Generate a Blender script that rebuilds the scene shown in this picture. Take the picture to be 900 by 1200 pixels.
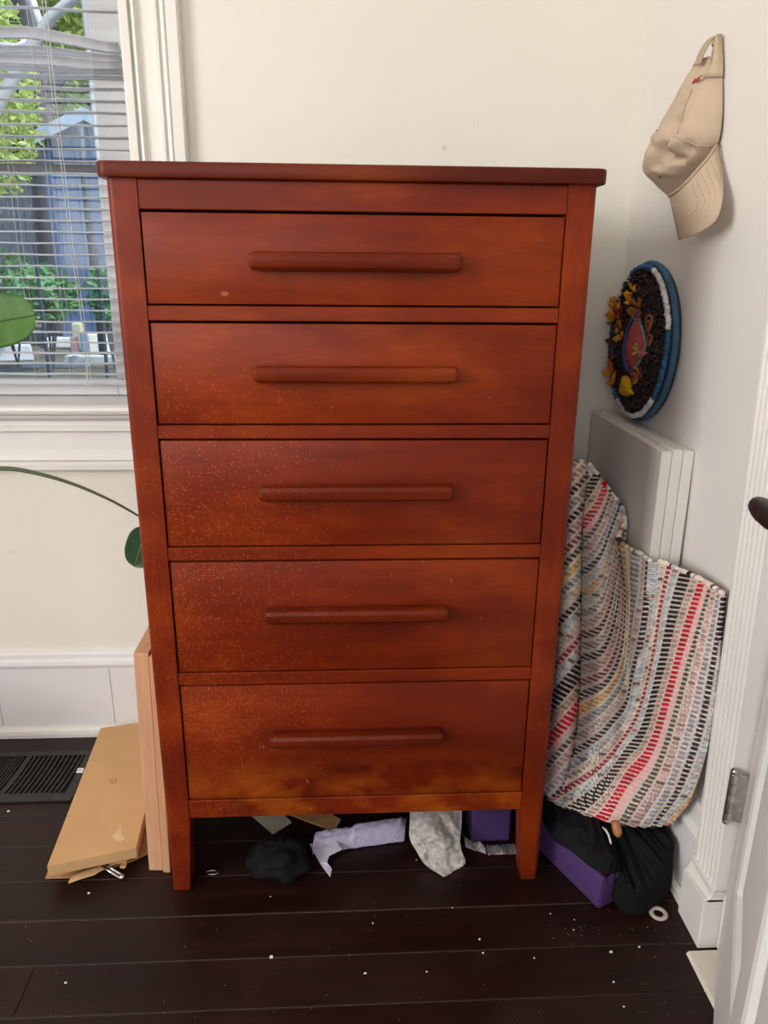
import bpy, bmesh, math, random
import numpy as np
from mathutils import Vector, Matrix, noise
random.seed(7)
scn = bpy.context.scene
for o in list(bpy.data.objects): bpy.data.objects.remove(o)
COL = scn.collection

# ------------------------------------------------------------------ camera
FPX, PITCH, YAW, ROLL = 889.79, .3103, -.0535, -.0095
CAM = np.array([-.018, -1.1693, 1.1252])
def _rot(p, y, r):
    Rx = np.array([[1,0,0],[0,math.cos(p),math.sin(p)],[0,-math.sin(p),math.cos(p)]])
    Rz = np.array([[math.cos(y),-math.sin(y),0],[math.sin(y),math.cos(y),0],[0,0,1]])
    Ry = np.array([[math.cos(r),0,math.sin(r)],[0,1,0],[-math.sin(r),0,math.cos(r)]])
    return Rz @ Rx @ Ry
RC = _rot(PITCH, YAW, ROLL)
def hit(u, v, axis, val):                       # the point of a picture direction on a plane x / y / z = val
    d = RC @ np.array([(u-450)/FPX, 1, (600-v)/FPX])
    t = (val-CAM[axis])/d[axis]
    return Vector(CAM+t*d)
def FL(u, v, z=0.): return hit(u, v, 2, z)
def BK(u, v, y): return hit(u, v, 1, y)
def RT(u, v, x): return hit(u, v, 0, x)
def toward(p):                                   # picture place of a point
    q = (np.array(p)-CAM) @ RC
    return 450+FPX*q[0]/q[1], 600-FPX*q[2]/q[1]
cd = bpy.data.cameras.new('camera'); cam = bpy.data.objects.new('camera', cd); COL.objects.link(cam)
cd.sensor_width = 36; cd.lens = 36*FPX/1200; cd.clip_start = .02
M4 = Matrix.Identity(4)
for i in range(3):
    M4[i][0] = RC[i,0]; M4[i][1] = RC[i,2]; M4[i][2] = -RC[i,1]; M4[i][3] = CAM[i]
cam.matrix_world = M4
scn.camera = cam

# ------------------------------------------------------------------ world, lights, exposure
scn.view_settings.view_transform = 'Standard'; scn.view_settings.look = 'None'
scn.view_settings.gamma = 1; scn.view_settings.use_curve_mapping = False
scn.view_settings.exposure = 0.0
w = bpy.data.worlds.new('sky'); scn.world = w; w.use_nodes = True
nt = w.node_tree; bg = nt.nodes['Background']
sky = nt.nodes.new('ShaderNodeTexSky'); sky.sky_type = 'NISHITA'; sky.sun_disc = False
sky.sun_elevation = math.radians(52); sky.sun_rotation = math.radians(110)
nt.links.new(sky.outputs[0], bg.inputs[0]); bg.inputs[1].default_value = .30
def lamp(name, kind, loc, direction, energy, color, **kw):
    d = bpy.data.lights.new(name, kind); d.energy = energy; d.color = color
    for k, v in kw.items(): setattr(d, k, v)
    o = bpy.data.objects.new(name, d); COL.objects.link(o); o.location = loc
    o.rotation_euler = Vector(direction).to_track_quat('-Z', 'Y').to_euler()
    return o
lamp('sun', 'SUN', (6, -3, 8), (-.75, .25, -.9), 5.5, (1, .95, .86), angle=.02)
# daylight entering by the left-hand window, by the window behind the camera and by the window in view
lamp('left_window_light', 'AREA', (-2.57, -1.75, 1.65), (1, .42, -.10), 72, (1, .965, .925), shape='RECTANGLE', size=1.3, size_y=1.4)
lamp('rear_window_light', 'AREA', (-1.0, -3.17, 1.75), (.1, 1, -.08), 20, (1, .965, .925), shape='RECTANGLE', size=1.8, size_y=1.3)
lamp('view_window_light', 'AREA', (-.93, .70, 1.5), (.25, -1, -.15), 5, (.95, .98, 1), shape='RECTANGLE', size=.85, size_y=1.1)

# ------------------------------------------------------------------ mesh helpers
class MB:
    def __init__(s): s.v = []; s.f = []; s.c = []; s.uv = None
    def add(s, v, f, c=None):
        n = len(s.v); s.v += [tuple(p) for p in v]; s.f += [tuple(i+n for i in q) for q in f]
        s.c += [c if c else (1,1,1)]*len(v)
        return s
    def box(s, x0, x1, y0, y1, z0, z1, c=None):
        v = [(x,y,z) for x in (x0,x1) for y in (y0,y1) for z in (z0,z1)]
        return s.add(v, [(0,1,3,2),(4,6,7,5),(0,4,5,1),(2,3,7,6),(0,2,6,4),(1,5,7,3)], c)
    def hexa(s, p, c=None):                     # eight corners: bottom ring then top ring
        return s.add(p, [(3,2,1,0),(4,5,6,7),(0,1,5,4),(1,2,6,5),(2,3,7,6),(3,0,4,7)], c)
    def prism(s, poly, vec, c=None):            # polygon pushed along vec
        n = len(poly); vec = Vector(vec); p = [Vector(q) for q in poly]
        return s.add(p+[q+vec for q in p], [tuple(range(n))[::-1], tuple(range(n, 2*n))]+[(i,(i+1)%n,(i+1)%n+n,i+n) for i in range(n)], c)
    def tube(s, pts, r, n=8, c=None, closed=False, squash=1.):
        pts = [Vector(p) for p in pts]; m = len(pts); v = []; f = []
        rr = r if isinstance(r, (list, tuple)) else [r]*m
        up = Vector((0,0,1)); prev = None
        for i, p in enumerate(pts):
            a = pts[(i-1) % m] if (closed or i) else p; b = pts[(i+1) % m] if (closed or i < m-1) else p
            t = (b-a).normalized()
            if prev is None:
                nrm = t.cross(up)
                if nrm.length < .01: nrm = t.cross(Vector((1,0,0)))
            else: nrm = prev-t*prev.dot(t)
            nrm.normalize(); prev = nrm; bn = t.cross(nrm)
            for k in range(n):
                an = 2*math.pi*k/n
                v.append(p+nrm*math.cos(an)*rr[i]+bn*math.sin(an)*rr[i]*squash)
        for i in range(m if closed else m-1):
            for k in range(n):
                j = (i+1) % m
                f.append((i*n+k, i*n+(k+1) % n, j*n+(k+1) % n, j*n+k))
        if not closed: f += [tuple(range(n))[::-1], tuple(range((m-1)*n, m*n))]
        return s.add(v, f, c)
    def grid(s, P, c=None, closed=False):       # P[i][j]
        a = len(P); b = len(P[0]); f = []
        for i in range(a-1):
            for j in range(b if closed else b-1):
                k = (j+1) % b
                f.append((i*b+j, i*b+k, (i+1)*b+k, (i+1)*b+j))
        return s.add([q for r in P for q in r], f, c)
    def slab(s, P, off):                        # a grid given thickness along off(i, j)
        a = len(P); b = len(P[0])
        Q = [[Vector(P[i][j])+off(i, j) for j in range(b)] for i in range(a)]
        n = len(s.v); s.grid(P); s.grid(Q); m = a*b; F = []
        ring = [(0,j) for j in range(b)]+[(i,b-1) for i in range(1,a)]+[(a-1,j) for j in range(b-2,-1,-1)]+[(i,0) for i in range(a-2,0,-1)]
        for q in range(len(ring)):
            (i0,j0),(i1,j1) = ring[q], ring[(q+1) % len(ring)]
            F.append((n+i0*b+j0, n+i1*b+j1, n+m+i1*b+j1, n+m+i0*b+j0))
        s.f += F
        return s
    def ball(s, c, r, seg=10, rings=6, col=None, sc=(1,1,1)):
        P = []
        for i in range(rings+1):
            t = math.pi*i/rings
            P.append([(c[0]+r*sc[0]*math.sin(t)*math.cos(2*math.pi*j/seg), c[1]+r*sc[1]*math.sin(t)*math.sin(2*math.pi*j/seg), c[2]+r*sc[2]*math.cos(t)) for j in range(seg)])
        return s.grid(P, col, True)
    def mesh(s, name, bevel=0, seg=2, smooth=False, colors=False):
        me = bpy.data.meshes.new(name); me.from_pydata(s.v, [], s.f)
        if colors:
            at = me.color_attributes.new('Col', 'FLOAT_COLOR', 'POINT')
            at.data.foreach_set('color', [x for c in s.c for x in (c[0], c[1], c[2], 1.)])
        bm = bmesh.new(); bm.from_mesh(me)
        bmesh.ops.remove_doubles(bm, verts=bm.verts, dist=1e-6)
        bmesh.ops.recalc_face_normals(bm, faces=bm.faces)
        if bevel:
            es = [e for e in bm.edges if len(e.link_faces) == 2 and e.calc_face_angle(0) > .5]
            bmesh.ops.bevel(bm, geom=es, offset=bevel, segments=seg, affect='EDGES', profile=.5, clamp_overlap=True)
        if smooth:
            for f in bm.faces: f.smooth = True
        bm.to_mesh(me); bm.free()
        return me
def obj(name, mb, mat, parent=None, bevel=0, seg=2, smooth=False, colors=False):
    me = mb if isinstance(mb, bpy.types.Mesh) else mb.mesh(name, bevel, seg, smooth, colors)
    if mat and not me.materials: me.materials.append(mat)
    o = bpy.data.objects.new(name, me); COL.objects.link(o)
    if parent: 
        o.parent = parent
        o.matrix_parent_inverse = Matrix.Identity(4)
    return o
def autosmooth(o, ang=40):
    me = o.data
    for p in me.polygons: p.use_smooth = True
    bm = bmesh.new(); bm.from_mesh(me)
    for e in bm.edges:
        if len(e.link_faces) == 2 and e.calc_face_angle(0) > math.radians(ang): e.smooth = False
    bm.to_mesh(me); bm.free()
    return o
def tag(o, label, cat, group=None, kind=None):
    o['label'] = label; o['category'] = cat
    if group: o['group'] = group
    if kind: o['kind'] = kind
    return o
def struct(o, label=None):
    o['kind'] = 'structure'
    if label: o['label'] = label
    return o
def stuff(o): o['kind'] = 'stuff'; return o
def thing(name, label, cat, loc=(0,0,0), rz=0, group=None):
    o = bpy.data.objects.new(name, None); COL.objects.link(o); o.empty_display_size = .05
    o.location = loc; o.rotation_euler = (0,0,rz)
    return tag(o, label, cat, group)
def origin(o, p):                                # move a mesh's origin to p, leaving it where it stands
    p = Vector(p); o.data.transform(Matrix.Translation(-p)); o.location = o.location+p
    return o

# ------------------------------------------------------------------ materials
def lin(c): return tuple(((x/255)/12.92 if x/255 <= .04045 else ((x/255+.055)/1.055)**2.4) for x in c)
class NT:
    def __init__(s, name):
        s.m = bpy.data.materials.new(name); s.m.use_nodes = True; s.t = s.m.node_tree
        s.b = s.t.nodes['Principled BSDF']; s.out = s.t.nodes['Material Output']
    def n(s, k, **kw):
        q = s.t.nodes.new('ShaderNode'+k)
        for a, v in kw.items():
            if a.startswith('i_'): q.inputs[a[2:].replace('_', ' ')].default_value = v
            else: setattr(q, a, v)
        return q
    def l(s, a, b): s.t.links.new(a, b)
    def co(s, scale=(1,1,1), kind='Object'):
        t = s.n('TexCoord'); m = s.n('Mapping'); m.inputs['Scale'].default_value = scale
        s.l(t.outputs[kind], m.inputs[0]); return m.outputs[0]
    def noise(s, vec, scale, detail=3, rough=.55):
        q = s.n('TexNoise'); q.inputs['Scale'].default_value = scale; q.inputs['Detail'].default_value = detail; q.inputs['Roughness'].default_value = rough
        s.l(vec, q.inputs['Vector']); return q.outputs['Fac']
    def ramp(s, fac, stops, interp='LINEAR'):
        r = s.n('ValToRGB'); r.color_ramp.interpolation = interp
        e = r.color_ramp.elements
        while len(e) < len(stops): e.new(.5)
        for q, (p, c) in zip(e, stops):
            q.position = p; q.color = (*c, 1) if len(c) == 3 else c
        s.l(fac, r.inputs[0]); return r.outputs[0]
    def mix(s, fac, a, b, mode='MIX'):
        q = s.n('Mix', data_type='RGBA', blend_type=mode)
        for sock, v in ((q.inputs[0], fac), (q.inputs[6], a), (q.inputs[7], b)):
            if hasattr(v, 'links'): s.l(v, sock)
            elif isinstance(v, (int, float)): sock.default_value = v
            else: sock.default_value = (*v, 1)
        return q.outputs[2]
    def math(s, op, a, b=0.):
        q = s.n('Math', operation=op)
        for sock, v in ((q.inputs[0], a), (q.inputs[1], b)):
            if hasattr(v, 'links'): s.l(v, sock)
            else: sock.default_value = v
        return q.outputs[0]
    def bump(s, h, strength=.2, dist=.01):
        b = s.n('Bump'); b.inputs['Strength'].default_value = strength; b.inputs['Distance'].default_value = dist
        s.l(h, b.inputs['Height']); s.l(b.outputs[0], s.b.inputs['Normal'])
    def base(s, c):
        if hasattr(c, 'links'): s.l(c, s.b.inputs['Base Color'])
        else: s.b.inputs['Base Color'].default_value = (*c, 1)
    def set(s, **kw):
        for k, v in kw.items(): s.b.inputs[k.replace('_', ' ')].default_value = v
def simple(name, rgb, rough=.6, var=.12, scale=20, bump=0., bscale=80, metal=0, spec=.5, stretch=(1,1,1)):
    t = NT(name); c = lin(rgb); v = t.co(stretch)
    f = t.noise(v, scale)
    t.base(t.ramp(f, [(.25, tuple(x*(1-var) for x in c)), (.75, tuple(min(1, x*(1+var)) for x in c))]))
    t.set(Roughness=rough, Metallic=metal); t.b.inputs['Specular IOR Level'].default_value = spec
    if bump: t.bump(t.noise(v, bscale, 4), bump, .004)
    return t.m
def vcol(name, rough=.8, bump=0., bscale=300, sheen=0.):
    t = NT(name); a = t.n('Attribute', attribute_name='Col')
    f = t.noise(t.co(), 160, 2)
    t.base(t.mix(1., a.outputs['Color'], t.ramp(f, [(.2, (.82,)*3), (.8, (1.1,)*3)]), 'MULTIPLY'))
    t.set(Roughness=rough); t.b.inputs['Specular IOR Level'].default_value = .25
    if bump: t.bump(t.noise(t.co(), bscale, 2), bump, .002)
    return t.m
def dresser_wood(name, axis, tone=None):
    t = NT(name)
    st = {'x': (1, 6, 9), 'z': (9, 6, 1)}[axis]
    v = t.co(st); iso = t.co()
    g = t.noise(v, 3.2, 6, .6); fine = t.noise(t.co(tuple(q*4 for q in st)), 6, 3, .7); blot = t.noise(t.co((.8,1,1.5)), 3.4, 4, .55)
    c = t.ramp(g, [(.25, lin((84,22,6))), (.5, lin((114,35,8))), (.8, lin((146,53,11)))])
    c = t.mix(.55, c, t.ramp(blot, [(.3, lin((66,15,7))), (.50, lin((116,36,8))), (.72, lin((172,72,15)))]))
    c = t.mix(t.ramp(fine, [(.35, (.25,)*3), (.6, (0,)*3)]), c, lin((90,22,8)))
    # pale specks in the varnish, thick at the left of the lower drawers
    sx = t.n('SeparateXYZ'); t.l(iso, sx.inputs[0])
    mx = t.n('MapRange'); mx.inputs[1].default_value = -.36; mx.inputs[2].default_value = .02; mx.inputs[3].default_value = 1; mx.inputs[4].default_value = 0
    t.l(sx.outputs[0], mx.inputs[0])
    mz = t.n('MapRange'); mz.inputs[1].default_value = 1.0; mz.inputs[2].default_value = .75; mz.inputs[3].default_value = 0; mz.inputs[4].default_value = 1
    t.l(sx.outputs[2], mz.inputs[0])
    dens = t.math('MULTIPLY', mx.outputs[0], mz.outputs[0])
    vo = t.n('TexVoronoi'); vo.inputs['Scale'].default_value = 330; t.l(iso, vo.inputs['Vector'])
    sp = t.math('LESS_THAN', vo.outputs['Distance'], .33)
    cell = t.n('SeparateColor'); t.l(vo.outputs['Color'], cell.inputs[0])
    keep = t.math('LESS_THAN', cell.outputs[0], t.math('MULTIPLY', t.math('MULTIPLY', dens, .95 if axis == 'x' else .2), t.ramp(blot, [(.35, (.10,)*3), (.65, (1,)*3)])))
    spk = t.math('MULTIPLY', t.math('MULTIPLY', sp, keep), .50)
    c = t.mix(spk, c, lin((196,104,40)))
    # worn, yellowed varnish along the foot of the bottom drawer
    wz = t.n('MapRange'); wz.inputs[1].default_value = .30; wz.inputs[2].default_value = .21; wz.inputs[3].default_value = 0; wz.inputs[4].default_value = 1
    t.l(sx.outputs[2], wz.inputs[0])
    wear = t.math('MULTIPLY', wz.outputs[0], t.ramp(t.noise(t.co((1,1,1.6)), 9, 4, .6), [(.42, (0,)*3), (.68, (.6,)*3)]))
    if axis == 'x': c = t.mix(wear, c, lin((184,92,22)))
    # rare scratches and nicks
    sc = t.noise(t.co((34, 34, 26)), 1.9, 1)
    c = t.mix(t.ramp(sc, [(.80, (0,)*3), (.82, (.28,)*3)]), c, lin((206,150,120)))
    if tone: c = t.mix(1., c, tone, 'MULTIPLY')
    t.base(c); t.set(Roughness=.40); t.b.inputs['Specular IOR Level'].default_value = .2
    t.bump(fine, .06, .003)
    return t.m
def painted(name, rgb, rough=.45, dirt=.10):
    t = NT(name); c = lin(rgb); v = t.co()
    a = t.noise(v, 2.5, 4); b = t.noise(v, 55, 3)
    q = t.ramp(a, [(.3, tuple(x*(1-dirt) for x in c)), (.62, c)])
    chip = t.noise(t.co((1,1,1)), 26, 5, .7)
    q = t.mix(t.ramp(chip, [(.72, (0,)*3), (.735, (.35,)*3)]), q, lin((170,160,150)))
    t.base(q); t.set(Roughness=rough); t.bump(b, .08, .002)
    return t.m
def plaster(name, rgb):
    t = NT(name); c = lin(rgb); v = t.co()
    q = t.ramp(t.noise(v, 1.7, 4), [(.3, tuple(x*.95 for x in c)), (.7, c)])
    sp = t.noise(v, 34, 1)
    q = t.mix(t.ramp(sp, [(.80, (0,)*3), (.81, (.3,)*3)]), q, lin((150,140,128)))
    t.base(q); t.set(Roughness=.75); t.bump(t.noise(v, 60, 4), .06, .003)
    return t.m
def floor_wood(name):
    t = NT(name)
    oi = t.n('ObjectInfo'); add = t.n('VectorMath', operation='ADD')
    m = t.n('VectorMath', operation='SCALE'); t.l(oi.outputs['Random'], m.inputs[3]); m.inputs[0].default_value = (7,7,7)
    tc = t.n('TexCoord'); t.l(tc.outputs['Object'], add.inputs[0]); t.l(m.outputs[0], add.inputs[1])
    mp = t.n('Mapping'); mp.inputs['Scale'].default_value = (1.2, 14, 14); t.l(add.outputs[0], mp.inputs[0])
    g = t.noise(mp.outputs[0], 3, 5, .6); b = t.noise(add.outputs[0], 5, 3)
    c = t.ramp(g, [(.25, lin((22,9,6))), (.55, lin((33,14,9))), (.85, lin((47,22,15)))])
    c = t.mix(t.ramp(b, [(.45, (0,)*3), (.75, (.35,)*3)]), c, lin((58,36,28)))
    scr = t.noise(mp.outputs[0], 22, 2, .6)
    c = t.mix(t.ramp(scr, [(.70, (0,)*3), (.74, (.25,)*3)]), c, lin((120,92,76)))
    t.base(c)
    t.l(t.ramp(b, [(.3, (.34,)*3), (.7, (.52,)*3)]), t.b.inputs['Roughness'])
    t.b.inputs['Specular IOR Level'].default_value = .28
    t.bump(g, .08, .003)
    return t.m
def glassmat(name, tint=(.9,.95,1)):
    t = NT(name); tr = t.n('BsdfTransparent'); gl = t.n('BsdfGlossy'); mx = t.n('MixShader'); fr = t.n('Fresnel')
    tr.inputs[0].default_value = (*tint, 1); gl.inputs['Roughness'].default_value = .02; fr.inputs[0].default_value = 1.45
    t.l(fr.outputs[0], mx.inputs[0]); t.l(tr.outputs[0], mx.inputs[1]); t.l(gl.outputs[0], mx.inputs[2]); t.l(mx.outputs[0], t.out.inputs[0])
    return t.m
def leafmat(name, rgb, rough=.4, trans=.25):
    t = NT(name); c = lin(rgb); f = t.noise(t.co(), 14, 3)
    q = t.ramp(f, [(.3, tuple(x*.75 for x in c)), (.7, tuple(x*1.2 for x in c))])
    t.base(q); t.set(Roughness=rough)
    tl = t.n('BsdfTranslucent'); t.l(q, tl.inputs[0]); mx = t.n('MixShader'); mx.inputs[0].default_value = trans
    t.l(t.b.outputs[0], mx.inputs[1]); t.l(tl.outputs[0], mx.inputs[2]); t.l(mx.outputs[0], t.out.inputs[0])
    return t.m
def film(name, rgb, alpha=.5, rough=.25):
    t = NT(name); tr = t.n('BsdfTransparent'); mx = t.n('MixShader'); v = t.co()
    t.base(t.ramp(t.noise(v, 70, 4), [(.3, tuple(x*.8 for x in lin(rgb))), (.7, lin(rgb))])); t.set(Roughness=rough)
    t.l(t.ramp(t.noise(v, 120, 3, .7), [(.3, (alpha*.7,)*3), (.7, (min(1, alpha*1.3),)*3)]), mx.inputs[0])
    t.l(tr.outputs[0], mx.inputs[1]); t.l(t.b.outputs[0], mx.inputs[2]); t.l(mx.outputs[0], t.out.inputs[0])
    t.bump(t.noise(v, 160, 4), .4, .004)
    return t.m
m_wall = plaster('wall_paint', (236,231,220)); m_wallr = plaster('wall_paint_side', (234,228,222)); m_ceil = plaster('ceiling_paint', (238,236,230))
m_trim = painted('trim_paint', (236,232,226)); m_base = painted('baseboard_paint', (232,230,230), .5); m_door = painted('door_paint', (228,226,224), .4, .08)
m_plank = floor_wood('dark_floor_wood'); m_sub = simple('subfloor', (92,66,52), .9, .3, 30)
m_wx = dresser_wood('dresser_wood_across', 'x'); m_wz = dresser_wood('dresser_wood_upright', 'z')
m_top = dresser_wood('dresser_top_wood', 'x', (.66,.74,.85)); m_hand = dresser_wood('handle_wood', 'x', (.80,.85,.95))
m_glass = glassmat('window_glass')

# ------------------------------------------------------------------ room
YB = .535; XL = -2.6; YR = -3.2; ZC = 2.6
def xw(z): return .625-.0275*z                  # the old side wall leans in a little
def lean(o):
    for v in o.data.vertices: v.co.x -= .0275*v.co.z
    return o
floor = struct(obj('floor', MB().box(XL-.15, 2.0, YR-.15, YB+.1, -.08, -.016), m_sub))
pitch = .094
k0 = math.floor((YR+.062)/pitch); kk = k0
while True:
    y0 = -.062+kk*pitch; y1 = min(y0+pitch, YB)
    if y0 > YB-.005: break
    rnd = random.Random(kk*13+5)
    cuts = [XL, -1.2+rnd.uniform(-.5,.4), .62]
    if kk == -2: cuts = [XL, -.545, .62]
    for a, b in zip(cuts[:-1], cuts[1:]):
        p = obj('plank', MB().box(a+.0003, b-.0003, y0+.0007, y1-.0007, -.016, 0), m_plank, floor, bevel=.0008, seg=1)
        p.location.z = rnd.uniform(-.0006, 0)
    kk += 1
stuff(obj('joint_dust', MB().box(XL, .60, YR, YB, -.0150, -.0022), simple('gap_dust', (150,126,110), .95, .5, 40), floor))
WX0, WX1, WZ0, WZ1 = -1.36, -.445, .835, 2.12   # opening of the window in view
wb = MB().box(XL-.12, WX0, YB, YB+.13, 0, ZC).box(WX1, xw(0)+.12, YB, YB+.13, 0, ZC).box(WX0, WX1, YB, YB+.13, 0, WZ0).box(WX0, WX1, YB, YB+.13, WZ1, ZC)
struct(obj('wall_back', wb, m_wall))
DY0, DY1, DZ = -.98, -.172, 2.05                # doorway in the right wall
wr = MB().box(.625, .745, DY1, YB+.0, 0, ZC).box(.625, .745, YR, DY0, 0, ZC).box(.625, .745, DY0, DY1, DZ, ZC)
struct(lean(obj('wall_right', wr, m_wallr)))
lw = MB().box(XL-.12, XL, YR, -2.45, 0, ZC).box(XL-.12, XL, -1.05, YB, 0, ZC).box(XL-.12, XL, -2.45, -1.05, 0, .9).box(XL-.12, XL, -2.45, -1.05, 2.4, ZC)
struct(obj('wall_left', lw, m_wall))
rw = MB().box(XL-.12, -1.95, YR-.12, YR, 0, ZC).box(-.05, .75, YR-.12, YR, 0, ZC).box(-1.95, -.05, YR-.12, YR, 0, .9).box(-1.95, -.05, YR-.12, YR, 2.4, ZC)
struct(obj('wall_rear', rw, m_wall))
struct(obj('ceiling', MB().box(XL-.12, 2.0, YR-.12, YB+.13, ZC, ZC+.1), m_ceil))
hl = MB().box(1.9, 2.0, YR, YB, 0, ZC).box(.75, 1.9, YB-.3, YB-.2, 0, ZC).box(.75, 1.9, YR, YR+.1, 0, ZC)
struct(obj('wall_hall', hl, m_wall))
# glass-and-frame windows out of view that let the daylight in
def far_window(name, mb): return struct(obj(name, mb, m_trim, bevel=.003))
far_window('window_2', MB().box(-1.95, -1.90, YR-.10, YR+.01, .9, 2.4).box(-.10, -.05, YR-.10, YR+.01, .9, 2.4).box(-1.9, -.1, YR-.10, YR+.01, .9, .95).box(-1.9, -.1, YR-.10, YR+.01, 2.35, 2.4))
far_window('window_3', MB().box(XL-.10, XL+.01, -2.45, -2.40, .9, 2.4).box(XL-.10, XL+.01, -1.10, -1.05, .9, 2.4).box(XL-.10, XL+.01, -2.40, -1.10, .9, .95).box(XL-.10, XL+.01, -2.40, -1.10, 2.35, 2.4))

# baseboards: profile as (distance from wall, height)
def prof_x(pro, x0, x1, y): return MB().prism([(x0, y-d, z) for d, z in pro], (x1-x0, 0, 0))
def prof_y(pro, y0, y1, x): return MB().prism([(x-d, y0, z) for d, z in pro], (0, y1-y0, 0))
bb = [(-.002,0),(-.002,.228),(.007,.228),(.012,.222),(.013,.212),(.019,.206),(.021,.198),(.019,.190),(.0155,.187),(.0155,0)]
o = struct(obj('baseboard_back', prof_x(bb, XL, .607, YB), m_base))
for xj in (-.875, -.60):
    obj('board_joint', MB().box(xj-.0008, xj+.0008, YB-.0162, YB-.0150, .03, .186), simple('joint_grey', (170,166,162), .8), o)
shoe = [(.0155,0),(.0155,.024),(.021,.024),(.028,.018),(.030,.010),(.030,0)]
struct(obj('trim_1', prof_x(shoe, XL, .594, YB), m_trim))
bbr = [(-.002,0),(-.002,.215),(.005,.215),(.008,.205),(.009,.172),(.014,.168),(.0175,.160),(.0175,.152),(.014,.146),(.012,.144),(.012,0)]
struct(lean(obj('baseboard_right', prof_y(bbr, -.096, YB, .625), m_base)))
struct(lean(obj('trim_2', prof_y([(.012,0),(.012,.016),(.018,.020),(.026,.016),(.028,0)], -.120+.02, .505, .625), m_trim)))
# fluted door casing with plinth block
fl = [(0,-.172)]; ys0, ys1 = -.166, -.022
fl += [(.020,-.172),(.022,-.168)]
nfl = 5
for i in range(nfl):
    s_ = .064/nfl; a = -.167+i*s_
    fl += [(.022,a),(.022,a+s_*.25),(.0178,a+s_*.45),(.0168,a+s_*.625),(.0178,a+s_*.8)]
fl += [(.022,-.103),(.022,-.097),(.018,-.094),(0,-.094)]
cas = MB().prism([(.625-d, y, .125) for d, y in fl], (0, 0, 1.98))
cas.v = [(x, y-.002, z) for x, y, z in cas.v]
struct(lean(obj('trim_3', cas, m_trim)))
pl = MB().hexa([(.625,-.170,0),(.590,-.170,0),(.590,-.088,0),(.625,-.088,0),(.625,-.170,.108),(.590,-.170,.108),(.590,-.088,.098),(.625,-.088,.098)])
pl.hexa([(.625,-.170,.1),(.592,-.170,.1),(.592,-.09,.095),(.625,-.09,.095),(.625,-.170,.122),(.606,-.170,.122),(.606,-.084,.116),(.625,-.084,.116)])
pl.box(.600,.625,-.174,-.092,.1185,.132)
struct(lean(obj('trim_4', pl, m_trim, bevel=.002)))
# head casing over the doorway and the far casing, jamb lining
struct(lean(obj('trim_5', MB().box(.603,.625,DY0-.09,DY1+.09,DZ,DZ+.13).box(.603,.625,DY0-.13,DY0,.0,DZ).box(.625,.745,DY1-.002,DY1+.0,0,DZ), m_trim, bevel=.003)))
struct(obj('threshold', MB().hexa([(.566,-.90,-.001),(.75,-.90,-.001),(.75,-.178,-.001),(.566,-.178,-.001),(.570,-.90,.007),(.75,-.90,.007),(.75,-.180,.007),(.570,-.180,.007)]), simple('threshold_stone', (222,214,200), .5, .1, 14)))
hallf = struct(obj('hall_floor', MB().box(.75, 1.9, YR, YB, -.016, 0), m_plank))

# the door: hinged beside the casing, standing part open into the room
DA = math.radians(28)
hx, hy = .620, -.180
door = bpy.data.objects.new('door_1', None); COL.objects.link(door); struct(door, 'white panelled door standing ajar beside the fluted casing')
door.location = (hx, hy, 0); door.rotation_euler = (0, 0, -DA)   # local -Y runs from hinge to latch edge, -X faces the room
DW, DT, DH = .76, .036, 2.03
fr = MB()
st_, = (.105,)
fr.box(0, DT, -DW, 0, .012, .22); fr.box(0, DT, -DW, 0, 1.93, DH); fr.box(0, DT, -DW, 0, .90, 1.04)
fr.box(0, DT, -st_, 0, .22, 1.93); fr.box(0, DT, -DW, -DW+st_, .22, 1.93)
fr.box(0, DT, -DW/2-.045, -DW/2+.045, .22, 1.93)
obj('frame', fr, m_door, door)
for (a, b) in ((-DW+st_, -DW/2-.045), (-DW/2+.045, -st_)):
    for (z0, z1) in ((.22, .90), (1.04, 1.93)):
        p = MB().box(.012, DT-.012, a, b, z0, z1)
        p.hexa([(.012,a+.02,z0+.02),(.012,b-.02,z0+.02),(.012,b-.02,z1-.02),(.012,a+.02,z1-.02),(.006,a+.05,z0+.05),(.006,b-.05,z0+.05),(.006,b-.05,z1-.05),(.006,a+.05,z1-.05)])
        q = obj('panel', p, m_door, door)
        mm = MB(); r = .011
        for (pa, pb) in (((a,z0),(b,z0)),((b,z0),(b,z1)),((b,z1),(a,z1)),((a,z1),(a,z0))):
            mm.tube([(.011,pa[0],pa[1]),(.011,pb[0],pb[1])], r, 8)
        autosmooth(obj('moulding', mm, m_door, q))
m_black = simple('black_metal', (22,22,24), .4, .2, 40, metal=.3)
m_chrome = simple('worn_steel', (206,204,202), .22, .35, 60, metal=1)
hz = .988
hb = MB().tube([(0,-DW+.07,hz),(-.010,-DW+.07,hz)], .026, 20)
hb.tube([(-.008,-DW+.07,hz),(-.068,-DW+.07,hz)], .010, 14)
hd = obj('door_handle', hb, m_black, door); autosmooth(hd)
lv = MB().tube([(-.060,-DW+.058,hz),(-.069,-DW+.075,hz-.002),(-.0745,-DW+.095,hz-.004),(-.0775,-DW+.112,hz-.006),(-.0785,-DW+.120,hz-.007),(-.0788,-DW+.123,hz-.0074)], [.0085,.0085,.0078,.0062,.0042,.0008], 14)
autosmooth(obj('lever', lv, m_black, hd))
hg = MB()
for i in range(5): hg.tube([(-.022,-.0125,.282+i*.0175),(-.022,-.0125,.282+i*.0175+.0165)], .0068, 14)
hg.ball((-.022,-.0125,.279), .0068).ball((-.022,-.0125,.372), .0068)
hinge = obj('hinge', hg, m_chrome, door); autosmooth(hinge)
obj('hinge_leaf', MB().box(-.021,.0,-.0145,-.0115,.283,.369), m_chrome, hinge)

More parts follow.
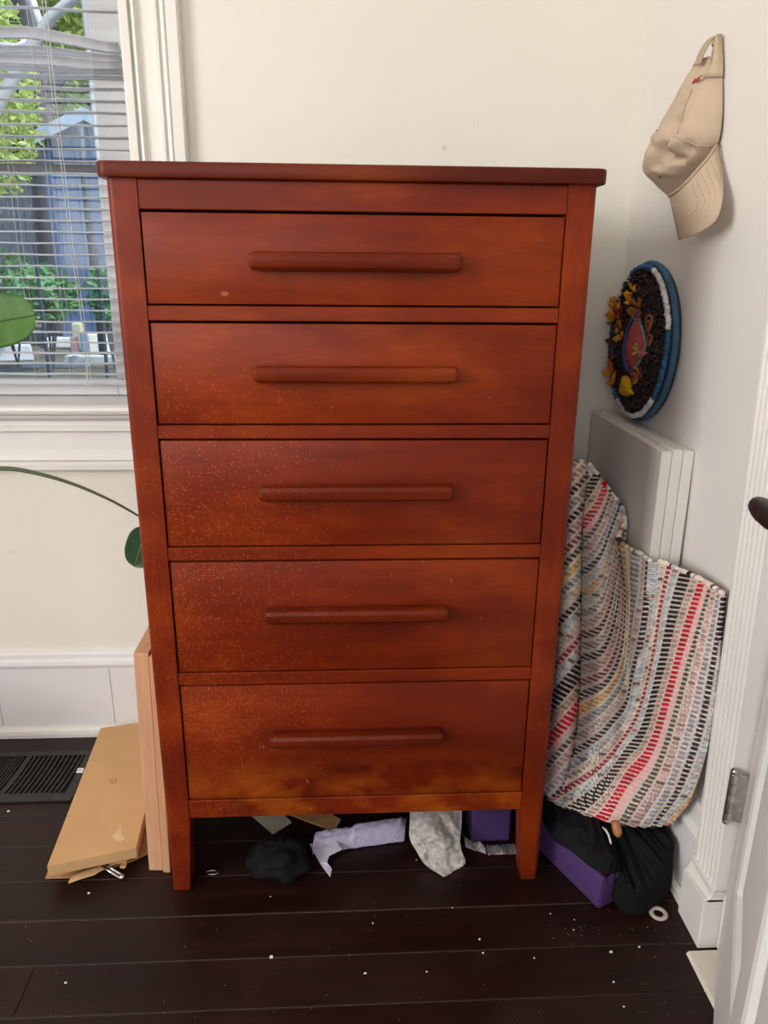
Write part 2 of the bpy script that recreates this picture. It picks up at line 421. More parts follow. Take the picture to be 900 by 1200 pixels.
# ------------------------------------------------------------------ window in view
win = bpy.data.objects.new('window_1', None); COL.objects.link(win); struct(win, 'white sash window with moulded casing and deep sill'); win.location = (0,0,0)
cw = [(0,.0),(.020,.0),(.022,.003),(.022,.016),(.010,.018),(.010,.021),(.017,.022),(.018,.027),(.006,.031),(.006,.058),(.009,.062),(.018,.064),(.018,.070),(.010,.072),(.010,.075),(.020,.077),(.022,.083),(.016,.086),(.027,.089),(.027,.109),(.023,.112),(0,.112)]
def casing(xin, sgn): return MB().prism([(xin+sgn*t, YB-d, .86) for d, t in cw], (0, 0, 1.27))
obj('casing', casing(WX1+.004, 1), m_trim, win); obj('casing', casing(WX0-.004, -1), m_trim, win)
obj('head_casing', MB().prism([(WX0-.116, YB-d, WZ1+.01+t) for d, t in cw], (WX1-WX0+.232, 0, 0)), m_trim, win)
obj('jamb', MB().box(WX1-.001, WX1+.02, YB-.004, YB+.13, .86, WZ1).box(WX0-.02, WX0+.001, YB-.004, YB+.13, .86, WZ1).box(WX0, WX1, YB, YB+.13, WZ1-.02, WZ1), m_trim, win)
sl = [(-.12,.850),(.052,.840),(.060,.836),(.062,.829),(.058,.821),(.046,.819),(.030,.817),(-.12,.817)]
obj('sill', MB().prism([(WX0-.15, YB-d, z) for d, z in sl], (WX1-WX0+.29, 0, 0)), m_trim, win)
ap = [(0,.817),(.042,.817),(.040,.810),(.030,.803),(.020,.801),(.020,.790),(.026,.787),(.026,.778),(.012,.773),(.012,.733),(.022,.722),(.024,.712),(.018,.706),(.026,.700),(.026,.690),(.020,.688),(0,.688)]
obj('apron', MB().prism([(WX0-.116, YB-d, z) for d, z in ap], (WX1-WX0+.232, 0, 0)), m_trim, win)
m_sash = painted('sash_paint', (214,214,216), .5)
m_rail = simple('meeting_rail_shaded', (96,98,104), .6, .15, 10)  # backlit shade of the meeting rail, painted in as a darker sash colour
def sash(name, y0, y1, z0, z1, top, bot, railtop, railbot):
    s = obj(name, MB().box(WX1-.082, WX1, y0, y1, z0, z1).box(WX0, WX0+.082, y0, y1, z0, z1), m_sash, win, bevel=.002)
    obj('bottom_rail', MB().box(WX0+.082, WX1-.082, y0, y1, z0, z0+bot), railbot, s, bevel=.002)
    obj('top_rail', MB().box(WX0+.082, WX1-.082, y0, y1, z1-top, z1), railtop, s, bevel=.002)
    obj('pane', MB().box(WX0+.08, WX1-.08, (y0+y1)/2-.0015, (y0+y1)/2+.0015, z0+bot-.003, z1-top+.003), m_glass, s)
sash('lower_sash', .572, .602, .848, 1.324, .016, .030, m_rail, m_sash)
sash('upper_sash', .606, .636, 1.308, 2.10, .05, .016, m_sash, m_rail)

# ------------------------------------------------------------------ venetian blind
def blindmat():
    t = NT('blind_vinyl'); c = lin((228,228,232)); q = t.ramp(t.noise(t.co(), 30), [(.3, tuple(x*.92 for x in c)), (.7, c)])
    t.base(q); t.set(Roughness=.4); tl = t.n('BsdfTranslucent'); t.l(q, tl.inputs[0]); mx = t.n('MixShader'); mx.inputs[0].default_value = .35
    t.l(t.b.outputs[0], mx.inputs[1]); t.l(tl.outputs[0], mx.inputs[2]); t.l(mx.outputs[0], t.out.inputs[0]); return t.m
m_blind = blindmat(); m_cord = simple('blind_cord', (200,198,194), .8)
BY = .549
blind = thing('venetian_blind', 'white venetian blind with bent upper slats hung in the window', 'blind', (-.9, BY, 0))
def slat(z, tilt=0., bow=None, dz=None):
    n = 34; P = []
    for i in range(n+1):
        x = WX0+.008+(WX1-.008-WX0-.008)*i/n
        ti = tilt+(bow(x) if bow else 0); zz = z+(dz(x) if dz else 0)+.0006*math.sin(x*37+z*90)
        row = []
        for j in range(7):
            s = (j/6-.5)*.025; h = .0022*(1-(2*j/6-1)**2)
            row.append(Vector((x+.9, s*math.cos(ti)-h*math.sin(ti), zz+s*math.sin(ti)+h*math.cos(ti))))
        P.append(row)
    return P
zs = [BK(40, v, BY).z for v in (438,425.8,413.5,401.4,389.3,377,363.8,350.5,338,325.3,312,298.5,285,271.7,258.4,244.7,231,217,203,188.7,174.4,160,146,131,117,103)]
slz = [(z, random.uniform(-.05,.05), None, None) for z in zs]
zz = lambda v: BK(70, v, BY).z
g = lambda x, c, w: math.exp(-((x-c)/w)**2)
slz += [(zz(90), -.15, None, None), (zz(80), -.22, None, lambda x: -.004*g(x,-.52,.08)),
        (zz(70), -.50, lambda x: -.2*g(x,-.5,.15), lambda x: -.008*g(x,-.47,.1)),
        (zz(59), -.35, None, lambda x: -.012*g(x,-.46,.08)),
        (zz(41), -.55, lambda x: -.25*g(x,-.56,.12), lambda x: .004*g(x,-.62,.05)-.020*g(x,-.45,.10)),
        (zz(10), .10, None, lambda x: -.004*g(x,-.45,.1)), (zz(-6), .1, None, None)]
zt = zz(-6)
while zt < 2.06:
    zt += .0235; slz.append((zt, .05, None, None))
for z, tl_, bw, dz in slz:
    P = slat(z, tl_, bw, dz); mb = MB(); mb.slab(P, lambda i, j: Vector((0,0,-.0008)))
    obj('slat', mb, m_blind, blind, smooth=True)
zb = BK(60, 447, BY).z
obj('bottom_rail', MB().box(WX0+.008+.9, WX1-.008+.9, -.013, .013, zb-.006, zb+.006), m_blind, blind, bevel=.003)
obj('head_rail', MB().box(WX0+.004+.9, WX1-.004+.9, -.016, .016, 2.06, 2.098), m_blind, blind, bevel=.003)
for uu in (66, 12):
    X = BK(uu, 280, BY).x
    if uu == 12: X = BK(20, 255, BY).x
    for dy in (-.0135, .0135):
        obj('ladder_cord', MB().tube([(X+.9+.001*math.sin(q), dy, zb+q*(2.06-zb)/20) for q in range(21)], .00045, 5), m_cord, blind)
X = BK(84, 255, BY).x
obj('ladder_cord', MB().tube([(X+.9, -.014, zb), (X+.9+.001, -.0145, 1.2), (X+.9, -.014, 2.06)], .00045, 5), m_cord, blind)
Xr = BK(112, 100, BY).x
obj('ladder_cord', MB().tube([(Xr+.9, -.0145, zb), (Xr+.9, -.0145, 2.06)], .00045, 5), m_cord, blind)
pc = [BK(52, -10, .530), BK(57, 34, .530), BK(66, 125, .528), BK(76, 200, .527), BK(86, 290, .526), BK(97, 360, .525), BK(105, 420, .525), BK(106, 452, .524)]
obj('pull_cord', MB().tube([p-Vector((-.9, BY, 0)) for p in pc], .0007, 6), m_cord, blind)
obj('pull_cord', MB().tube([p-Vector((-.9+.006, BY, 0)) for p in pc], .0007, 6), m_cord, blind)
kn = [BK(u, v, .522)-Vector((-.9, BY, 0)) for u, v in ((90,447),(97,450),(104,452),(112,449),(118,446),(112,452),(104,455),(102,460),(106,463))]
obj('cord_tangle', MB().tube(kn, .0007, 6), m_cord, blind)

# ------------------------------------------------------------------ garden outside
ZG = .2
m_ground = simple('garden_ground', (96,92,74), .95, .4, 3, .4, 12)
ground = struct(obj('ground', MB().box(-14, 8, 1.0, 26, ZG-.2, ZG), m_ground))
m_bark = simple('dark_bark', (86,83,83), .9, .3, 20, .6, 40, stretch=(3,3,.6)); m_leafA = leafmat('tree_leaf_light', (198,212,124), .45, .45); m_leafB = leafmat('tree_leaf_dark', (92,136,72), .45, .35)
def leaves(center, rad, n, size, rnd):
    mb = MB()
    for i in range(n):
        while True:
            p = Vector((rnd.uniform(-1,1), rnd.uniform(-1,1), rnd.uniform(-1,1)))
            if p.length < 1: break
        c = Vector(center)+Vector((p.x*rad[0], p.y*rad[1], p.z*rad[2]))
        d = Vector((rnd.gauss(0,1), rnd.gauss(0,1), rnd.gauss(0,.6))).normalized(); e = d.cross(Vector((rnd.gauss(0,1), rnd.gauss(0,1), rnd.gauss(0,1)))).normalized()
        s = size*rnd.uniform(.6,1.3); nn = d.cross(e)
        mb.add([c-d*s, c+e*s*.45+nn*s*.12, c+d*s, c-e*s*.45+nn*s*.12], [(0,1,2),(0,2,3)])
    return mb
def tree(label, base, h, tr, crown, rad, n, size, leaf, seed, lean_=(0,0)):
    rnd = random.Random(seed); b = Vector(base)
    t = thing('tree', label, 'tree', b)
    pts = [Vector((lean_[0]*q*h+.02*math.sin(q*9+seed), lean_[1]*q*h, q*h)) for q in [k/8 for k in range(9)]]
    autosmooth(obj('trunk', MB().tube(pts, [tr*(1.15-.5*k/8) for k in range(9)], 12), m_bark, t))
    br = MB()
    for k in range(7):
        s = pts[4+k % 4]; d = Vector((rnd.uniform(-1,1)*rad[0]*.8, rnd.uniform(-1,1)*rad[1]*.8, rnd.uniform(.2,1)*rad[2]))
        br.tube([s, s+d*.5+Vector((0,0,.1)), s+d], [tr*.4, tr*.25, tr*.08], 7)
    obj('branches', br, m_bark, t)
    stuff(obj('foliage', leaves(Vector(crown)-b, rad, n, size, rnd), leaf, t))
    return t
p = BK(46, 150, 10.9); tree('thick dark tree trunk rising beside the blue shed', (p.x, 10.9, ZG), 6.0, .20, (p.x-.2, 10.9, 6.6), (2.0, .8, 1.3), 2500, .14, m_leafB, 3)
p = BK(-22, 60, 5.6); tree('sunlit yellow-green leafy tree near the porch brace', (p.x-.9, 5.9, ZG), 2.6, .07, (p.x, 5.7, 2.5), (.34, .5, .85), 2600, .042, m_leafA, 4)
p = BK(90, 90, 13); tree('bright leafy tree rising over the blue shed', (p.x+.3, 12.6, ZG), 3.6, .11, (p.x+.1, 12.5, 4.6), (1.9, 1.0, 1.7), 4200, .12, m_leafA, 5)
p = BK(20, 170, 17); tree('dark green tree at the back of the garden by the grey fence', (p.x-1, 19.4, ZG), 5.8, .16, (p.x-.3, 19.4, 5.8), (6, 1.2, 4.6), 8000, .2, m_leafB, 6)
# blue shed
p0 = BK(66, 330, 8.2); p1 = BK(175, 330, 8.2); ze = BK(62, 160, 8.2).z; zp = BK(118, 134, 8.2).z
m_blue = simple('blue_paint', (92,112,142), .6, .15, 6); m_blue2 = simple('pale_blue_paint', (176,190,198), .6, .1, 6)
shed = thing('shed', 'blue painted garden shed with pale gable trim beyond the window', 'shed', ((p0.x+p1.x)/2, 9.0, ZG))
hw = (p1.x-p0.x)/2
nb = 9
for i in range(nb):
    a = -hw+2*hw*i/nb; b = -hw+2*hw*(i+1)/nb
    zt0 = ze+(zp-ze)*(1-abs(a)/hw); zt1 = ze+(zp-ze)*(1-abs(b)/hw)
    obj('board', MB().hexa([(a+.004,-.8,0),(b-.004,-.8,0),(b-.004,-.775,0),(a+.004,-.775,0),(a+.004,-.8,zt0-ZG),(b-.004,-.8,zt1-ZG),(b-.004,-.775,zt1-ZG),(a+.004,-.775,zt0-ZG)]), m_blue, shed)
obj('walls', MB().box(-hw,hw,-.775,.8,0,ze-ZG), m_blue, shed)
for s in (-1, 1):
    obj('roof_slope', MB().hexa([(0,-.9,zp-ZG),(s*(hw+.12),-.9,ze-ZG-.06),(s*(hw+.12),.9,ze-ZG-.06),(0,.9,zp-ZG),(0,-.9,zp-ZG+.05),(s*(hw+.12),-.9,ze-ZG-.01),(s*(hw+.12),.9,ze-ZG-.01),(0,.9,zp-ZG+.05)]), simple('shed_roof', (120,126,134), .8), shed)
    obj('gable_trim', MB().hexa([(0,-.93,zp-ZG-.08),(s*(hw+.12),-.93,ze-ZG-.14),(s*(hw+.12),-.9,ze-ZG-.14),(0,-.9,zp-ZG-.08),(0,-.93,zp-ZG+.05),(s*(hw+.12),-.93,ze-ZG-.01),(s*(hw+.12),-.9,ze-ZG-.01),(0,-.9,zp-ZG+.05)]), m_blue2, shed)
# grey board fence
m_fence = simple('grey_fence', (104,108,114), .85, .25, 5, stretch=(6,6,.8))
fx0 = BK(-90, 300, 15).x; fx1 = BK(175, 300, 15).x; fz = BK(40, 208, 15).z
fence = thing('fence', 'weathered grey board fence across the back of the garden', 'fence', ((fx0+fx1)/2, 15, ZG))
nb = 30; fwd = fx1-fx0
for i in range(nb):
    a = -fwd/2+fwd*i/nb; obj('board', MB().box(a+.006, a+fwd/nb-.006, -.012, .012, 0, fz-ZG+random.uniform(-.04,.04)), m_fence, fence)
obj('rail', MB().box(-fwd/2, fwd/2, .012, .05, .5, .6), m_fence, fence); obj('rail', MB().box(-fwd/2, fwd/2, .012, .05, 1.6, 1.7), m_fence, fence)
# porch post and its brace, close outside
m_pw = painted('porch_paint', (232,228,220), .5)
p = BK(110, 20, 1.75); y = 1.75
porch = thing('porch_frame', 'pale square porch post with forked diagonal braces just outside the window', 'porch post', (p.x, y, ZG)); pq = Vector(porch.location)
obj('post', MB().box(-.030, .030, -.03, .03, 0, 2.9-ZG), m_pw, porch, bevel=.006)
pts = [BK(-40, 190, y), BK(0, 118, y), BK(25, 75, y), BK(45, 40, y), BK(60, 20, y), BK(85, 0, y), BK(108, -14, y)]
obj('brace', MB().tube([q-pq for q in pts], [.028,.026,.025,.025,.022,.02,.02], 10, squash=.8), m_pw, porch, smooth=True)
obj('fork', MB().tube([q-pq for q in (BK(47, 36, y), BK(40, 10, y), BK(30, -20, y), BK(20, -50, y))], [.022,.018,.018,.018], 10, squash=.8), m_pw, porch, smooth=True)
obj('cross_arm', MB().tube([q-pq for q in (BK(-30, 52, y), BK(20, 56, y), BK(45, 45, y))], [.012,.014,.016], 8), m_pw, porch, smooth=True)
# posts in the garden
m_post = simple('dark_blue_post', (52,60,74), .7, .2, 10)
for (u, vt, yy, lab) in ((48, 285, 5.6, 'dark slanting garden stake behind the leafy green shrub'), (117, 290, 5.6, 'dark upright garden stake over the pale boards')):
    a = BK(u-8 if u < 100 else u-4, vt, yy); b = BK(u+4, 392, yy)
    b.z = ZG
    tag(origin(obj('garden_stake', MB().tube([b, (a+b)/2, a], .016, 8), m_post), b), lab, 'stake')
tag(origin(obj('drain_pipe', MB().tube([BK(94, 145, 7.2), BK(97, 195, 7.2), Vector((BK(97,195,7.2).x, 7.2, ZG))], .03, 10), simple('pipe_grey', (66,70,80), .6), smooth=True), (BK(97,195,7.2).x, 7.2, ZG)), 'dark pipe upright in front of the blue shed', 'pipe')
# shrubs and clutter on the ground
def shrub(label, u, v, yy, r, n, size, leaf, seed):
    c = BK(u, v, yy); t = thing('shrub', label, 'shrub', (c.x, yy, ZG)); rnd = random.Random(seed)
    stuff(obj('foliage', leaves((0, 0, c.z-ZG), r, n, size, rnd), leaf, t))
    st = MB()
    for k in range(6): st.tube([(0,0,0), (rnd.uniform(-.5,.5)*r[0], rnd.uniform(-.5,.5)*r[1], c.z-ZG)], .008, 5)
    obj('stems', st, m_bark, t)
m_leafC = leafmat('shrub_leaf', (110,158,104), .4, .3)
shrub('pale green shrub behind the dark slanting stake', 52, 345, 6.0, (.33,.3,.26), 420, .06, m_leafC, 11)
shrub('small green shrub by the upright dark stake', 126, 345, 6.2, (.2,.2,.28), 220, .05, m_leafC, 12)
shrub('low leafy shrub at the corner of the sill view', 8, 330, 6.4, (.35,.3,.3), 260, .05, m_leafB, 13)
def clutter(name, label, cat, u, v, yy, dims, rgb, rz=0, tilt=0):
    c = BK(u, v, yy); m = simple(name+'_paint', rgb, .6, .15, 12)
    w_, d_, h_ = dims
    mb = MB().hexa([(-w_/2,-d_/2,0),(w_/2,-d_/2,0),(w_/2,d_/2,0),(-w_/2,d_/2,0),(-w_/2*.92,-d_/2*.92,h_),(w_/2*.92,-d_/2*.92,h_),(w_/2*.92,d_/2*.92,h_),(-w_/2*.92,d_/2*.92,h_)])
    o = tag(obj(name, mb, m, bevel=min(dims)*.12), label, cat); o.location = (c.x, yy, ZG); o.rotation_euler = (0, tilt, rz)
    return o
clutter('crate', 'white crate among the clutter outside by the upright stake', 'crate', 116, 402, 7.4, (.26,.2,.24), (226,224,214), .3)
clutter('bucket', 'blue bucket beside the white crate outside', 'bucket', 101, 398, 7.7, (.11,.11,.22), (126,166,200))
clutter('paving_slab', 'pale slab lying in front of the shrub outside', 'slab', 70, 392, 8.2, (.32,.25,.12), (214,212,204), .2)
clutter('flower_pot', 'dull pink flower pot on the ground outside', 'pot', 89, 414, 7.3, (.08,.08,.20), (190,150,146))
clutter('plank', 'long pale plank lying below the white crate outside', 'plank', 112, 422, 6.6, (.62,.14,.08), (206,204,196), -.12)
clutter('log', 'bleached log lying near the low leafy shrub outside', 'log', 8, 418, 6.8, (.5,.1,.16), (200,202,206), .35)
clutter('tub', 'pale yellow tub beside the blue bucket outside', 'tub', 92, 392, 7.95, (.12,.12,.30), (206,200,160))
clutter('board', 'grey board lying below the plank outside', 'board', 66, 436, 6.3, (.6,.12,.04), (150,158,168), .05)

# ------------------------------------------------------------------ dresser
ZT = 1.2424; HT = 1.2635
DWD = .35; DIN = .307; DEP = .455
dr = thing('dresser', 'tall red-brown wooden chest of five drawers with long bar handles', 'dresser', (0, DEP/2, 0))
OY = -DEP/2                                       # local y of the front face
def dobj(name, mb, mat, parent=dr, **k):
    mb.v = [(x, y+OY, z) for x, y, z in mb.v] if isinstance(mb, MB) else mb.v
    o = obj(name, mb, mat, parent, **k)
    return autosmooth(o, 25)
# top: rounded corners in plan
def rrect(x0, x1, y0, y1, r, n=6):
    P = []
    for cx, cy, a0 in ((x1-r,y0+r,-90),(x1-r,y1-r,0),(x0+r,y1-r,90),(x0+r,y0+r,180)):
        for k in range(n+1):
            a = math.radians(a0+90*k/n); P.append((cx+r*math.cos(a), cy+r*math.sin(a)))
    return P
dobj('top', MB().prism([(x, y, ZT) for x, y in rrect(-.3605, .3605, -.013, DEP+.008, .016)], (0,0,HT-ZT)), m_top, bevel=.003)
# posts running down into tapered legs
for s in (-1, 1):
    for fy in (0, 1):
        y0, y1 = (0, .043) if fy == 0 else (DEP-.043, DEP)
        R = .010
        def ring(z, xin):
            xo = s*DWD; a = []
            for k in range(5):
                t = math.radians(90*k/4)
                if fy == 0: a.append((xo-s*R+s*R*math.cos(math.radians(90-90*k/4)), y0+R-R*math.sin(math.radians(90-90*k/4)), z))
            if fy == 0: q = [(s*xin, y0, z)]+a+[(xo, y1, z), (s*xin, y1, z)]
            else: q = [(s*xin, y0, z), (xo, y0, z), (xo, y1, z), (s*xin, y1, z)]
            return q
        rs = [ring(0, .3175), ring(.004, .3165), ring(.158, DIN), ring(ZT, DIN)]
        mb = MB(); mb.grid([r for r in rs], None, True); n = len(rs[0])
        mb.add(rs[0], [tuple(range(n))]); mb.add(rs[-1], [tuple(range(n))])
        dobj('leg', mb, m_wz)
RZ = [(ZT-.0005, 1.2011), (1.0715, 1.0476), (.8926, .8694), (.6912, .6663), (.4614, .4361), (.2002, .1605)]
for i, (a, b) in enumerate(RZ):
    dobj('rail', MB().box(-DIN, DIN, .0012, .030, b+.0012, a-.0012 if i else a), m_wx, bevel=.0012, seg=1)
for s in (-1, 1):
    dobj('side_panel', MB().box(s*(DWD-.016), s*(DWD-.006), .043, DEP-.043, .16, ZT), m_wz)
dobj('back_panel', MB().box(-DIN, DIN, DEP-.012, DEP-.004, .16, ZT), simple('back_ply', (150,100,62), .8))
dobj('bottom_panel', MB().box(-DIN, DIN, .03, DEP-.012, .168, .176), simple('bottom_ply', (110,66,40), .8))
m_gap = simple('drawer_box', (150,104,64), .8, .2, 12)
for i in range(5):
    zt, zb_ = RZ[i][1], RZ[i+1][0]
    yo = .0022+random.uniform(-.0006, .0012)
    sh = (.0, .0003, -.0002, .0002, -.0003)[i]
    d = dobj('drawer', MB().box(-DIN+.0022+sh, DIN-.0018+sh, yo, yo+.020, zb_+.0014, zt-.0024), m_wx, bevel=.0014, seg=2)
    dobj('drawer_box', MB().box(-DIN+.012, -DIN+.022, yo+.02, DEP-.03, zb_+.012, zt-.02).box(DIN-.022, DIN-.012, yo+.02, DEP-.03, zb_+.012, zt-.02).box(-DIN+.022, DIN-.022, DEP-.04, DEP-.03, zb_+.012, zt-.02).box(-DIN+.022, DIN-.022, yo+.02, DEP-.04, zb_+.012, zb_+.018), m_gap, d)
    zc = (1.1335, .9715, .7855, .5735, .3335)[i]
    # bar handle: rounded lip section, ends rounded over
    sec = []
    hw_ = .154; hh = .0135
    pro = [(-.0005,.72),(-.012,.95),(-.022,1.0),(-.027,.86),(-.030,.45),(-.030,-.1),(-.028,-.55),(-.023,-.86),(-.014,-.98),(-.0005,-.80)]
    P = []
    for x, sc in ((-hw_,.45),(-hw_+.0015,.75),(-hw_+.005,.94),(-hw_+.010,1.0),(-.05,1.0),(.05,1.0),(hw_-.010,1.0),(hw_-.005,.94),(hw_-.0015,.75),(hw_,.45)):
        P.append([(x+(.0005 if i == 3 else 0), yo+(a*(.55+.45*sc)), zc+hh*b*sc) for a, b in pro])
    mb = MB().grid(P, None, True); n = len(pro); mb.add(P[0], [tuple(range(n))]); mb.add(P[-1], [tuple(range(n))])
    dobj('handle', mb, m_hand, d)

# ------------------------------------------------------------------ left: floor register, carton, boards
m_iron = simple('black_register', (50,46,44), .55, .35, 30, .15, 120, metal=.2)
vx0, vx1, vy0, vy1 = -1.02, -.625, .262, .442
vent = thing('floor_register', 'black metal floor vent grille set by the back baseboard', 'vent', ((vx0+vx1)/2, (vy0+vy1)/2, 0))
vc = Vector(((vx0+vx1)/2, (vy0+vy1)/2, 0))
def vobj(name, mb, mat=m_iron, parent=vent, **k):
    mb.v = [tuple(Vector(p)-vc) for p in mb.v]; return obj(name, mb, mat, parent, **k)
vobj('frame', MB().box(vx0, vx1, vy0, vy0+.024, 0, .006).box(vx0, vx1, vy1-.018, vy1, 0, .006).box(vx0, vx0+.02, vy0+.024, vy1-.018, 0, .006).box(vx1-.02, vx1, vy0+.024, vy1-.018, 0, .006), bevel=.0015)
vobj('base_plate', MB().box(vx0+.02, vx1-.02, vy0+.024, vy1-.018, 0.0002, .0008), simple('vent_dark', (8,8,8), .9))
def bar(x, wd, top, curve):
    mb = MB(); P = []
    for k in range(9):
        t = k/8; yy = vy0+.024+(vy1-vy0-.042)*t; cx = x+curve*math.sin(math.pi*t*.5)*.0
        cx = x-.010*(t-1)**2*curve
        P.append([(cx-wd/2,yy,.0006),(cx-wd/2,yy,top),(cx+wd/2,yy,top),(cx+wd/2,yy,.0006)])
    mb.grid(P, None, True); mb.add(P[0], [(0,1,2,3)]); mb.add(P[-1], [(0,1,2,3)])
    return mb
x = vx1-.020-.006; i = 0
while x > -.768:
    vobj('louver', bar(x, .0042, .0052, 1)); x -= .0112
vobj('divider', bar(x-.002, .012, .0058, 1))
x -= .017
while x > vx0+.025:
    vobj('louver', bar(x, .0030, .0045, 1)); x -= .0075

m_card = simple('cardboard', (202,160,112), .85, .06, 8, .05, 200); m_card2 = simple('cardboard_edge', (178,132,88), .9, .15, 40)
def corners_slab(c4, thick, n=None):
    a, b, c, d = [Vector(q) for q in c4]; n = n or (b-a).cross(d-a).normalized()
    return [a-n*thick, b-n*thick, c-n*thick, d-n*thick, a, b, c, d]
zf = .052
A = FL(55, 1015, zf); B_ = FL(160, 993, zf); Cc = FL(118, 853, .034)
D_ = Vector((B_.x+(Cc.x-A.x)*.98, B_.y+(Cc.y-A.y)*.98, .036))
box = thing('cardboard_box', 'flat closed cardboard box lying on the floor beside the dresser', 'box', (A+B_+Cc+D_)/4*1.0)
bc = Vector(box.location); 
cs = corners_slab([A, B_, D_, Cc], .024)
mb = MB().hexa([q-bc for q in cs]); obj('carton', mb, m_card, box, bevel=.0012)
nrm = (B_-A).cross(Cc-A).normalized()
# printed mark and scuffed tape on the lid
def on_lid(u, v):
    d = RC @ np.array([(u-450)/FPX, 1, (600-v)/FPX]); d = Vector(d); o_ = Vector(CAM)
    return o_+d*((A-o_).dot(nrm)/d.dot(nrm))
ring = [on_lid(133+4*math.cos(a), 916+2.6*math.sin(a))+nrm*.0006-bc for a in [k*math.pi/8 for k in range(16)]]
obj('printed_mark', MB().tube(ring, .0005, 5, closed=True).tube([on_lid(131,918)+nrm*.0006-bc, on_lid(135,914)+nrm*.0006-bc], .0005, 5), simple('ink', (60,44,34), .8), box)
scf = [on_lid(u, v)+nrm*.0004-bc for u, v in ((131,980),(135,977),(137,971),(138,978),(141,966),(142,977),(147,984),(140,986),(134,984))]
obj('torn_patch', MB().add(scf, [tuple(range(len(scf)))]), simple('torn_paper', (222,190,150), .9), box)
lip = MB(); 
for k in range(30):
    t0, t1 = k/30, (k+1)/30; q0 = A.lerp(B_, t0); q1 = A.lerp(B_, t1)
    dn = Vector((0,0,-.0012 if k % 2 else -.0004)); f = Vector((-.0003,-.0011,0))
    lip.hexa([q0+f-nrm*.0065+dn-bc, q1+f-nrm*.0065+dn-bc, q1-nrm*.0065+dn-bc, q0-nrm*.0065+dn-bc, q0+f-nrm*.0005-bc, q1+f-nrm*.0005-bc, q1-nrm*.0005-bc, q0-nrm*.0005-bc])
# torn cardboard flaps beneath
def sheet(pts, th, z_w=None): return MB().prism(pts, (0,0,th))
def flap(name, label, px, th, parent=None):
    P = [FL(u, v, z) for u, v, z in px]; c = sum(P, Vector())/len(P); c.z = min(q.z for q in P)
    mb = MB(); n = len(P); P = [q-c for q in P]; Q = [q+Vector((0,0,th)) for q in P]; ce = sum(P, Vector())/n; cf = ce+Vector((0,0,th))
    mb.add(P+Q+[ce, cf], [(i,(i+1) % n,n+(i+1) % n,n+i) for i in range(n)]+[((i+1) % n,i,2*n) for i in range(n)]+[(n+i,n+(i+1) % n,2*n+1) for i in range(n)])
    o = obj(name, mb, m_card2); o.location = c; return tag(o, label, 'cardboard')
flap('cardboard_flap', 'flat cardboard sheet under the cardboard box', [(53,1030,.001),(90,1029,.001),(150,1012,.001),(176,1000,.001),(176,970,.001),(120,940,.001),(85,960,.001)], .003)
t_ = thing('torn_cardboard', 'torn curled strip of cardboard poking out under the box', 'cardboard', FL(115, 1030, 0)); tc = Vector(t_.location)
P = []
path = [(80,1035,.003,.010),(95,1031,.004,.012),(110,1026,.005,.014),(122,1019,.008,.016),(135,1013,.013,.017),(144,1011,.017,.017)]
for u, v, z, w_ in path:
    c = FL(u, v, z); P.append([c+Vector((.2,1,0)).normalized()*w_*(j/4)*1.6-tc+Vector((0,0,.0015*math.sin(j*2+u)+.001*j)) for j in range(5)])
c0 = FL(144, 1011, .017)
for k in range(1, 9):
    a = k/8*math.radians(250); r = .006
    off = Vector((r*math.sin(a), -.0005*k, -r*(1-math.cos(a))))
    P.append([c0+off+Vector((.2,1,0)).normalized()*.017*(j/4)*1.6-tc+Vector((0,0,.001*j)) for j in range(5)])
mb = MB(); mb.slab(P, lambda i, j: Vector((0,0,.0016))); obj('strip', mb, m_card, t_, smooth=True)
# steel hinge arm poking out
h0, h1 = FL(126, 1017, .010), FL(143, 1028, .006)
hg_ = thing('metal_bracket', 'small shiny steel bracket arm sticking out under the cardboard box', 'bracket', (h1.x, h1.y, 0)); hc = Vector(hg_.location)
dv = (h1-h0).normalized(); sd = dv.cross(Vector((0,0,1))).normalized()
obj('arm', MB().tube([h0-hc-dv*.03+sd*.0035, h1-hc+sd*.0035], .0026, 10), m_chrome, hg_, smooth=True)
obj('arm', MB().tube([h0-hc-dv*.03-sd*.0035, h1-hc-sd*.0035], .0026, 10), m_chrome, hg_, smooth=True)
obj('end_pin', MB().ball(h1-hc+Vector((0,0,.0005)), .0058, 12, 8), m_chrome, hg_, smooth=True)

# pale boards on edge against the dresser
def boardmat():
    t = NT('pale_board'); v = t.co((14,14,1)); g_ = t.noise(v, 4, 5, .6)
    t.base(t.ramp(g_, [(.25, lin((196,142,106))), (.6, lin((214,164,126))), (.85, lin((222,178,142)))])); t.set(Roughness=.5); t.bump(g_, .05, .002); return t.m
m_board = boardmat()
b1 = MB().hexa([(-.406,.052,0),(-.379,.050,0),(-.379,.36,0),(-.406,.36,0),(-.394,.052,.474),(-.367,.050,.474),(-.367,.36,.474),(-.394,.36,.474)])
tag(origin(obj('wooden_board', b1, m_board, bevel=.0015), (-.39,.2,0)), 'thick pale wooden board standing on edge beside the dresser leg', 'board', 'pale boards leaning on the dresser')
b2 = MB().hexa([(-.3775,.045,0),(-.363,.044,0),(-.363,.36,0),(-.3775,.36,0),(-.3655,.045,.47),(-.3515,.044,.47),(-.3515,.36,.47),(-.3655,.36,.47)])
tag(origin(obj('wooden_board', b2, m_board, bevel=.0015), (-.37,.2,0)), 'thin pale wooden board between the thick board and the dresser', 'board', 'pale boards leaning on the dresser')

